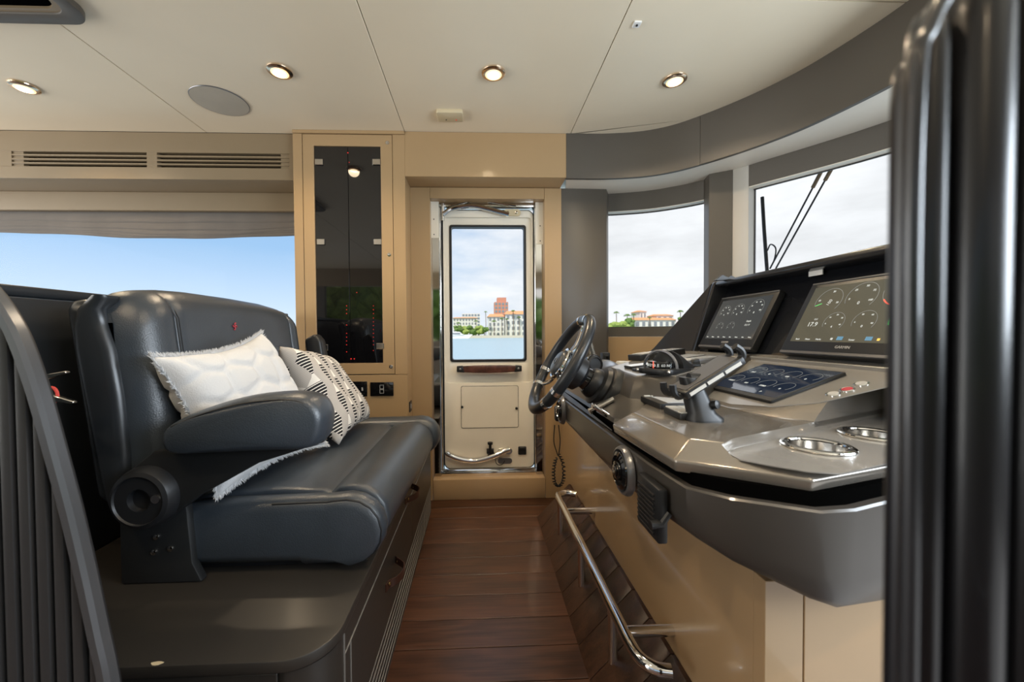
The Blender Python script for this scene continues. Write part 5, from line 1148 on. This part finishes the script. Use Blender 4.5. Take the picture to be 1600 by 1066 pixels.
WZ = -2.35
wat = struct(B().box((-900,3.4,WZ-1), (900,290,WZ)).build('floor_water', 'water')); wat['label'] = 'blue-grey rippled sea between the boat and the shore'; 
wat.name = 'ground_water'
shore = struct(B().box((-900,288,WZ-1), (900,520,WZ+1.0)).build('ground_shore', 'lawn')); shore['label'] = 'green far shore behind the sea wall'
qy = struct(B().box((-900,286,WZ-1), (900,288,WZ+1.9)).build('trim_2', 'sand')); qy['label'] = 'pale sea wall along the far shore'
def building(name, label, px0, px1, py0, py1, Y, m, floors, cols, roof=None, depth=18, wm='pane_dark', wfrac=0.5, of=None):
    a, b_ = at(px0, py1, Y=Y), at(px1, py0, Y=Y); a.z = WZ+0.9
    t = of or thing(name, label, 'building', ((a.x+b_.x)/2, Y, a.z))
    part(label if of else 'wall', m, t, (a.x,Y,a.z), (b_.x,Y+depth,b_.z))
    fh = (b_.z-a.z)/floors; cw = (b_.x-a.x)/cols
    bm_ = None
    for f_ in range(floors):
        for c_ in range(cols):
            cx = a.x+cw*(c_+0.5); cz = a.z+fh*(f_+0.5)
            w_ = part('window', wm, t, (cx-cw*wfrac/2,Y-0.15,cz-fh*0.3), (cx+cw*wfrac/2,Y+0.1,cz+fh*0.28))
    if roof:
        rh = roof
        B().loft([[(a.x-0.8,Y-0.8,b_.z),(b_.x+0.8,Y-0.8,b_.z),(b_.x+0.8,Y+depth+0.8,b_.z),(a.x-0.8,Y+depth+0.8,b_.z)], [(a.x+1.5,Y+depth*0.4,b_.z+rh),(b_.x-1.5,Y+depth*0.4,b_.z+rh),(b_.x-1.5,Y+depth*0.6,b_.z+rh),(a.x+1.5,Y+depth*0.6,b_.z+rh)]]).build('roof', 'roof_tile', t)
    return t
building('waterfront_condo', 'white four-storey condo with orange roof, right in the door window', 763, 788, 495, 522, 305, 'stucco', 4, 4, 2.6)
building('waterfront_condo', 'taller stepped white condo wing at the right edge of the door window', 790, 830, 491, 522, 300, 'stucco', 4, 5, 3.0)
dt = building('distant_tower', 'pink high-rise tower rising behind the orange roofs', 773, 794, 472, 522, 420, 'stucco_pink', 9, 4, None, 20, 'stucco_blue', 0.62)
building('', 'tower_crown', 777, 791, 465, 473, 421, 'stucco_pink', 1, 2, None, 16, 'stucco_blue', 0.4, of=dt)
building('hotel_block', 'pale hotel block with low orange roof, left in the door window', 708, 745, 497, 522, 330, 'stucco', 5, 8, 1.0)
building('hotel_block', 'grey flat-roofed block behind the pale hotel', 722, 750, 490, 522, 360, 'stucco', 7, 6, None, 16, 'stucco_blue', 0.7)
vl = building('villa', 'white villa with orange tiled roof in the corner window', 992, 1056, 500, 510, 300, 'stucco', 2, 7, 2.2)
building('', 'stair_tower', 1000, 1010, 487, 510, 308, 'stucco', 3, 2, 1.4, of=vl)
building('', 'upper_storey', 1026, 1052, 493, 510, 306, 'stucco', 3, 3, 1.4, of=vl)
building('villa', 'low orange-roofed house at the far right of the corner window', 1076, 1100, 502, 512, 300, 'stucco', 2, 3, 1.6)
def blob(c, r, seed, sub=2, sq=(1,1,0.8)):
    rnd = random.Random(seed); bm = bmesh.new(); bmesh.ops.create_icosphere(bm, subdivisions=sub, radius=1.0)
    for v in bm.verts:
        k_ = 1 + rnd.uniform(-0.22,0.22); v.co = Vector((v.co.x*r*sq[0]*k_, v.co.y*r*sq[1]*k_, v.co.z*r*sq[2]*k_))
    vs = [v.co + Vector(c) for v in bm.verts]; fs = [[v.index for v in f.verts] for f in bm.faces]; bm.free(); return vs, fs
def tree(name, label, px, py_top, w_px, Y, m, seed, grp):
    b_ = at(px, 524, Y=Y); tp = at(px, py_top, Y=Y); r = w_px/2*Y/600; gz = WZ+0.95
    t = thing(name, label, 'tree', (b_.x,Y,gz), grp); rnd = random.Random(seed); bb = B()
    for k_ in range(7):
        rr2 = r*rnd.uniform(0.45,0.75); c = (b_.x+rnd.uniform(-0.6,0.6)*r, Y+rnd.uniform(-0.5,0.5)*r, max(gz+rr2*0.6, tp.z-rr2*0.8-rnd.uniform(0,1)*(tp.z-gz)*0.5)); bb.add(*blob(c, rr2, seed*31+k_))
    bb.build('crown', m, t, smooth=0); B().tube([(b_.x,Y,gz),(b_.x,Y,(tp.z+gz)/2)], 0.35, 6).build('trunk', 'bark', t)
def palm(label, px, py_top, w_px, Y, seed, grp):
    b_ = at(px, 524, Y=Y); tp = at(px, py_top, Y=Y); r = w_px/2*Y/600; gz = WZ+0.95; top = Vector((b_.x,Y,tp.z-r*0.35))
    t = thing('palm_tree', label, 'tree', (b_.x,Y,gz), grp); rnd = random.Random(seed)
    B().tube([(b_.x,Y,gz),(b_.x+0.2,Y,(gz+top.z)/2),top], 0.28, 6).build('trunk', 'bark', t)
    fb = B()
    for k_ in range(16):
        a = 2*PI*k_/16 + rnd.uniform(-.15,.15); d = Vector((math.cos(a), math.sin(a), 0)); lift = rnd.uniform(0.1,0.75); s_ = Vector((-d.y,d.x,0))*r*0.16; pts = []
        for f_ in (0,0.35,0.7,1.0): pts.append(top + d*r*f_ + Vector((0,0,r*(lift*f_*1.6-1.5*f_*f_*lift-0.5*f_*f_))))
        vs = []; 
        for i, p_ in enumerate(pts): w_ = (0.4,1,0.9,0.1)[i]; vs += [p_-s_*w_, p_+Vector((0,0,r*0.05)), p_+s_*w_]
        fs = []
        for i in range(3): fs += [(i*3,i*3+1,i*3+4,i*3+3),(i*3+1,i*3+2,i*3+5,i*3+4)]
        fb.add(vs, fs)
    fb.build('fronds', 'leaf', t, smooth=0)
for k_, (px, py, w, lb) in enumerate(((716,508,14,'bushy tree at the left end of the hotel shore'),(727,509,16,'green tree before the hotel windows'),(737,506,16,'dense tree between hotel and condo'),(748,507,18,'broad tree right of the hotel'),(757,509,12,'small tree beside the white condo'))):
    tree('shore_tree', lb, px, py, w, 296, 'leaf_light' if k_ % 2 else 'leaf', 11+k_, 'shore trees in the door window')
for k_, (px, py, w, lb) in enumerate(((759,486,6,'tall lone palm between hotel and condo'),(772,500,9,'palm before the left part of the condo'),(784,496,8,'palm at the middle of the condo'),(792,497,7,'slim palm between the two condo wings'),(811,494,8,'palm at the right edge of the door window'),(744,500,8,'palm above the broad shore trees'),(716,503,8,'palm before the hotel at the left'),(802,484,8,'palm rising over the condo roof'))): palm(lb, px, py, w, 298, 50+k_, 'palms in the door window')
for k_, (px, py, w, lb) in enumerate(((953,500,22,'low light-green bush at the left of the corner window'),(975,500,24,'light-green bush next to the villa'),(1066,495,16,'bushy tree right of the villa'),(1080,500,16,'low bush at the right of the corner window'),(985,492,14,'dark tree beside the villa wall'))): tree('shore_bush', lb, px, py, w, 292, 'leaf_light' if k_ in (0,1,3) else 'leaf', 71+k_, 'bushes in the corner window')
for k_, (px, py, w, lb) in enumerate(((963,486,10,'tall palm at the left of the corner window'),(980,490,12,'palm left of the villa'),(990,490,9,'palm touching the villa'),(1063,484,11,'tall palm right of the villa'),(1077,490,7,'thin palm at the right of the corner window'),(1015,495,7,'short palm before the villa'))): palm(lb, px, py, w, 296, 90+k_, 'palms in the corner window')
# moored motor yacht at the left of the door window
b_ = at(716,523,Y=280); yt = thing('moored_yacht', 'small white motor yacht moored at the left of the door window', 'boat', (b_.x,280,WZ))
B().loft([[(b_.x-9,278,WZ-0.2),(b_.x+7,278,WZ-0.2),(b_.x+7,282,WZ-0.2),(b_.x-9,282,WZ-0.2)],[(b_.x-9.5,277.5,WZ+2.4),(b_.x+10.5,279.5,WZ+2.8),(b_.x+10.5,280.5,WZ+2.8),(b_.x-9.5,282.5,WZ+2.4)]]).build('hull', 'white_plastic', yt)
B().loft([[(b_.x-8,278.3,WZ+2.4),(b_.x+4,278.5,WZ+2.4),(b_.x+4,281.5,WZ+2.4),(b_.x-8,281.7,WZ+2.4)],[(b_.x-7,278.6,WZ+4.8),(b_.x+1,278.8,WZ+4.8),(b_.x+1,281.2,WZ+4.8),(b_.x-7,281.4,WZ+4.8)]]).build('cabin', 'white_plastic', yt)
part('cabin_window', 'pane_dark', yt, (b_.x-6,278.2,WZ+3.1), (b_.x+1.5,278.6,WZ+4.0))
# wooded shore behind the camera, mirrored in the cabinet glass and polished steel
struct(B().box((-200,-140,WZ-1), (200,-26,WZ+1.2)).build('ground_bank', 'lawn'))['label'] = 'near wooded bank behind the boat'
for k_ in range(9):
    x_ = -52+k_*13; rnd = random.Random(300+k_); Yt = -34-rnd.uniform(0,8); gz = WZ+1.15
    t = thing('bank_tree', 'broad green tree number %s on the bank behind the boat' % ('one two three four five six seven eight nine'.split()[k_]), 'tree', (x_,Yt,gz), 'trees on the bank behind'); bb = B()
    t['label'] = 'broad green tree on the wooded bank, mirrored in the black cabinet glass'
    for j_ in range(9):
        rr2 = rnd.uniform(2.0,3.6); bb.add(*blob((x_+rnd.uniform(-5,5), Yt+rnd.uniform(-3,3), gz+rnd.uniform(2.0,6.5)), rr2, 500+k_*17+j_, 3))
    bb.build('crown', 'leaf_light' if k_ % 2 else 'leaf', t, smooth=0); B().tube([(x_,Yt,gz),(x_,Yt,gz+4)], 0.4, 8).build('trunk', 'bark', t)
